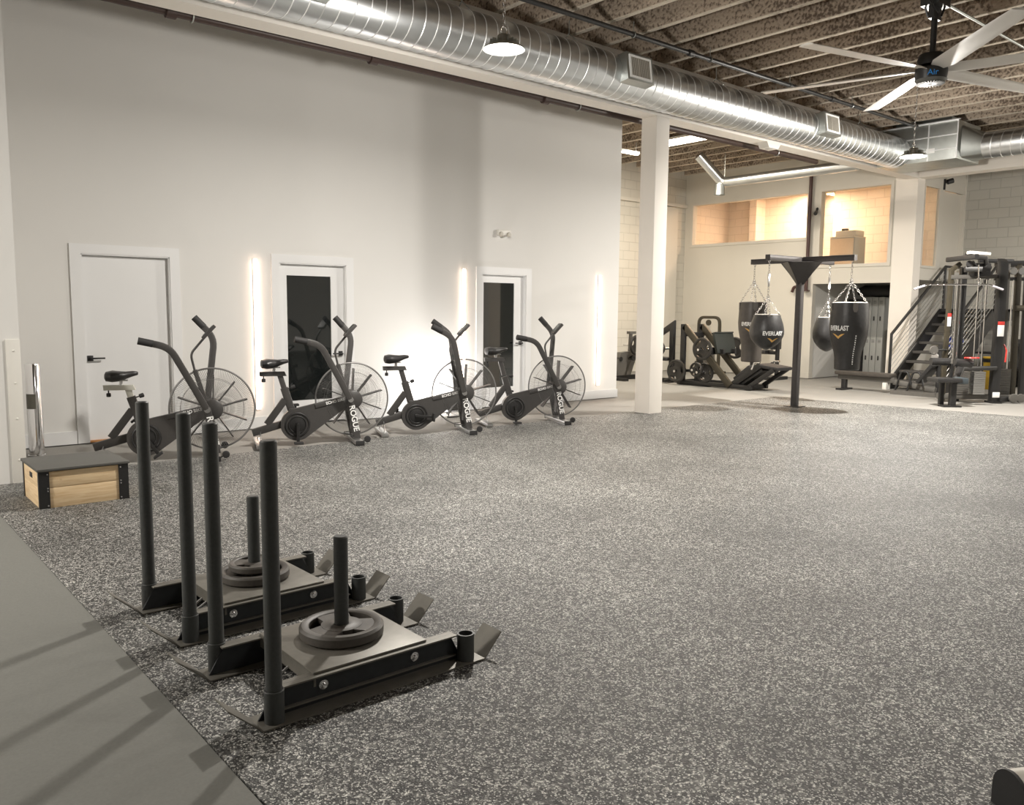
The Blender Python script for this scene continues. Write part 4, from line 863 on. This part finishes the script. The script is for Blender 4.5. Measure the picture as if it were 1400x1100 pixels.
B().box((-.14, .05, .44), (.42, .36, .07), None, .025).done('seat_pad', LEATH, LT); B().box((.1, .05, .43), (.16, .3, .1), None, .02).done('seat_bracket', mat('slate_blue_paint', (.06, .075, .085), .45), LT)
b = B(); b.rect([(.05, .1, .40), (.3, .4, .6), (1.0, .64, .60)], .07, .12, (0, 0, 1)); b.rect([(-.02, .1, .45), (-.02, .1, .70)], .05, .05, SX_); b.done('seat_arm', BLACK, LT)
for p, q in (((-.36, .1, .735), (-.07, .1, .73)), ((.03, .1, .725), (.31, .1, .70))): B().cyl(p, q, .062, n=20).done('thigh_roller', LEATH, LT)
for x0, nm in ((.52, 0), (.80, 1)):
    b = B()
    for k in range(12): b.bx(x0 - .1, x0 + .1, .7, .84, .14 + k * .033, .168 + k * .033)
    b.done('weight_stack', STEEL if nm else GRYM, LT)
for z0, z1, m_ in ((1.30, 1.46, WTXT), (1.46, 1.52, RED)): B().bx(.185, .245, .705, .712, z0, z1, .001).done('side_label', m_, LT)
B().lathe([(.001, -.015), (.07, -.015), (.078, 0), (.07, .015), (.001, .015)], (-.12, .5, .9), 'Y', 20).done('adjuster_wheel', GRYM, LT)
B().rect([(-.12, .52, .9), (.2, .72, .9)], .03, .04, (0, 0, 1)).done('adjuster_arm', BLACK, LT)
for x in (.36, .42, .72, .86): B().cyl((x, .78, .14), (x - .01, .78, 2.1), .013, n=8).done('guide_rod', CHROME, LT)
B().bx(.985, 1.095, .595, .602, 1.14, 1.33, .001).done('warning_label', WTXT, LT); B().bx(.985, 1.095, .594, .601, 1.33, 1.39, .001).done('warning_stripe', RED, LT)
B().bx(.98, 1.10, .595, .602, .1, .19, .001).done('serial_label', WTXT, LT)
b = B(); b.torus((.27, .05, .80), .07, .012, 'Z', 18, 6); b.tube([(.16, .05, .8), (.4, .05, .8)], .014, 8); b.done('rope_handle', RED, LT)
# right hand frame of the station
CT = thing('cable_crossover_frame', 'dark cable frame at the right edge with pulleys and weight stack', 'cable machine', (14.23, 5.72, -.012), YAW)
for x, m_ in ((1.30, GRYM), (1.50, BROWNM), (1.66, BLACK)): B().rect([(x + .05, 1.0, 0), (x, 1.0, 2.38)], .07, .09, SY_, rd=.1).done('upright', m_, CT)
b = B(); b.rect([(1.1, 1.0, 2.38), (2.4, 1.0, 2.40)], .07, .09, SY_); b.rect([(.75, .9, 2.42), (1.4, 1.0, 2.42)], .06, .07, SY_); b.rect([(1.1, 1.0, 2.12), (2.3, 1.0, 2.12)], .05, .06, SY_); b.done('top_rail', BLACK, CT)
for x in (1.36, 1.5): B().lathe([(.001, -.02), (.06, -.02), (.066, 0), (.06, .02), (.001, .02)], (x, .9, 2.25), 'Y', 18).done('pulley', STEEL, CT)
b = B()
for k in range(13): b.bx(1.22, 1.42, .85, .99, .12 + k * .035, .15 + k * .035)
b.done('weight_stack', GRYM, CT)
for x in (1.26, 1.38): B().cyl((x, .92, .12), (x, .92, 2.1), .012, n=8).done('guide_rod', CHROME, CT)
b = B(); b.rect([(1.1, .6, .07), (1.7, .8, .07)], .06, .08, SY_); b.done('base_bar', BLACK, CT)
for x in (1.34, 1.46): B().lathe([(.001, -.03), (.03, -.03), (.07, -.025), (.078, 0), (.07, .025), (.03, .03), (.001, .03)], (x, .6, .09), 'Y', 20).done('roller_wheel', GRYM, CT)
b = B(); b.cyl((1.44, .9, 1.62), (1.7, .9, 1.62), .05, n=16); b.done('side_pad', BROWNM, CT)
b = B(); b.tube([(1.17, .7, 1.0), (1.2, .66, .9), (1.19, .66, .7)], .014, 8); b.done('red_strap', RED, CT)
# low row bench
LB = thing('low_row_bench', 'long low grey bench with black pad and foot loops before the lockers', 'bench', (15.65, 8.36, -.012), -pi / 2)
b = B(); b.rect([(-.12, 0, .26), (1.0, 0, .25)], .12, .1, SY_, rd=.1); b.rect([(.98, 0, .22), (1.75, 0, .12)], .1, .1, SY_); b.bx(.98, 1.8, -.14, .14, 0, .08); b.done('beam', GRYM, LB)
b = B(); b.box((.40, 0, .335), (1.12, .28, .075), None, .025); b.done('bench_pad', LEATHB, LB)
b = B(); b.rect([(-.01, 0, 0), (-.01, 0, .22)], .1, .09, SY_, rd=.1); b.bx(-.08, .06, -.2, .2, 0, .03); b.done('leg', BLACK, LB); B().bx(-.062, -.056, -.03, .03, .07, .11).done('leg_sticker', WTXT, LB)
B().bx(.80, .88, -.10, .06, .07, .2, .01).done('white_block', GUARD, LB)
for x in (1.16, 1.38): B().tube([(x - .1, -.12, .08), (x, -.12, .44), (x + .12, -.12, .44), (x + .2, -.12, .2)], .018, 8, bend=.1).done('foot_loop', BLACK, LB)
b = B(); b.x = MX.Translation((1.6, 0, .42)) @ MX.Rotation(rad(36), 4, 'Y'); b.box((0, 0, 0), (.06, .36, .42), None, .012); b.done('foot_plate', BLACK, LB)
b = B(); b.rect([(1.74, .1, 0), (1.74, .1, .95)], .07, .07, SY_); b.done('cable_post', BLACK, LB)
b = B(); b.lathe([(.001, -.02), (.06, -.02), (.066, 0), (.06, .02), (.001, .02)], (1.7, 0, .74), 'Y', 18); b.done('pulley', STEEL, LB)
# things behind the tower
xx = thing('yellow_bin', 'yellow and black bin behind the cable tower', 'bin', (18.3, 6.62, -.012)); B().lathe([(.16, 0), (.2, .62), (.21, .65), (.19, .65), (.15, .05)], n=24).done('bin_body', YELL, xx); B().lathe([(.21, .55), (.215, .55), (.215, .62), (.21, .62)], n=24).done('band', BLACK, xx)
dr = thing('dumbbell_rack', 'dark dumbbell rack against the far block wall', 'dumbbell rack', (19.3, 5.4, -.012))
b = B(); b.bx(-.2, .3, -2.2, 1.2, .35, .4); b.bx(-.1, .3, -2.2, 1.2, .85, .9)
for y in (-2.15, 1.15): b.bx(-.2, .3, y - .03, y + .03, 0, 1.0)
b.done('rack_frame', BLACK, dr)
for sz, z, x in ((.06, .9, .08), (.075, .4, .02)):
    for k in range(9):
        y = 6.3 - k * .30; b = B(); b.cyl((-.13, 0, 0), (.13, 0, 0), .014, n=8)
        for s in (-1, 1): b.lathe([(.001, s * .15), (sz, s * .15), (sz, s * .07), (.001, s * .07)], (0, 0, 0), 'X', 14)
        tag(b.done('dumbbell', PLATEM, None, (19.3 + x, y, z - .012 + sz)), 'round dumbbell lying on the far rack', 'dumbbell', 'dumbbells on the far rack')

# corner equipment bottom right
t = thing('equipment_housing', 'beige rounded machine end with black cap in the bottom right corner', 'exercise machine', (2.675, .83, .006), rad(-30))
def dshape(h, w, x): return [(x, w * .5 * (1 if i == 0 else -1), 0) for i in (0,)] 
prof = [(-.066, 0)] + [(-.066 * cos(rad(a)), .066 + .067 * sin(rad(a))) for a in range(0, 181, 15)] + [(.066, 0)]
B().prism(prof, .0, .9, 'YZ').done('housing', BEIGE, t)
prof2 = [(-.067, 0)] + [(-.067 * cos(rad(a)), .066 + .068 * sin(rad(a))) for a in range(0, 181, 15)] + [(.067, 0)]
B().prism(prof2, -.012, 0, 'YZ').done('end_cap', BLACKM, t)

# ------------------------------------------------------------------ world and view
wd = bpy.data.worlds.new('world'); S.world = wd; wd.use_nodes = True
wd.node_tree.nodes['Background'].inputs[0].default_value = (1, .97, .92, 1); wd.node_tree.nodes['Background'].inputs[1].default_value = .05
S.view_settings.view_transform = 'Standard'; S.view_settings.look = 'None'; S.view_settings.gamma = 1; S.view_settings.use_curve_mapping = False
S.view_settings.exposure = .66
S.cycles.use_denoising = True; S.cycles.max_bounces = 8; S.cycles.diffuse_bounces = 5; S.cycles.glossy_bounces = 4; S.cycles.transparent_max_bounces = 12
S.cycles.sample_clamp_indirect = 6; S.cycles.caustics_reflective = False; S.cycles.caustics_refractive = False
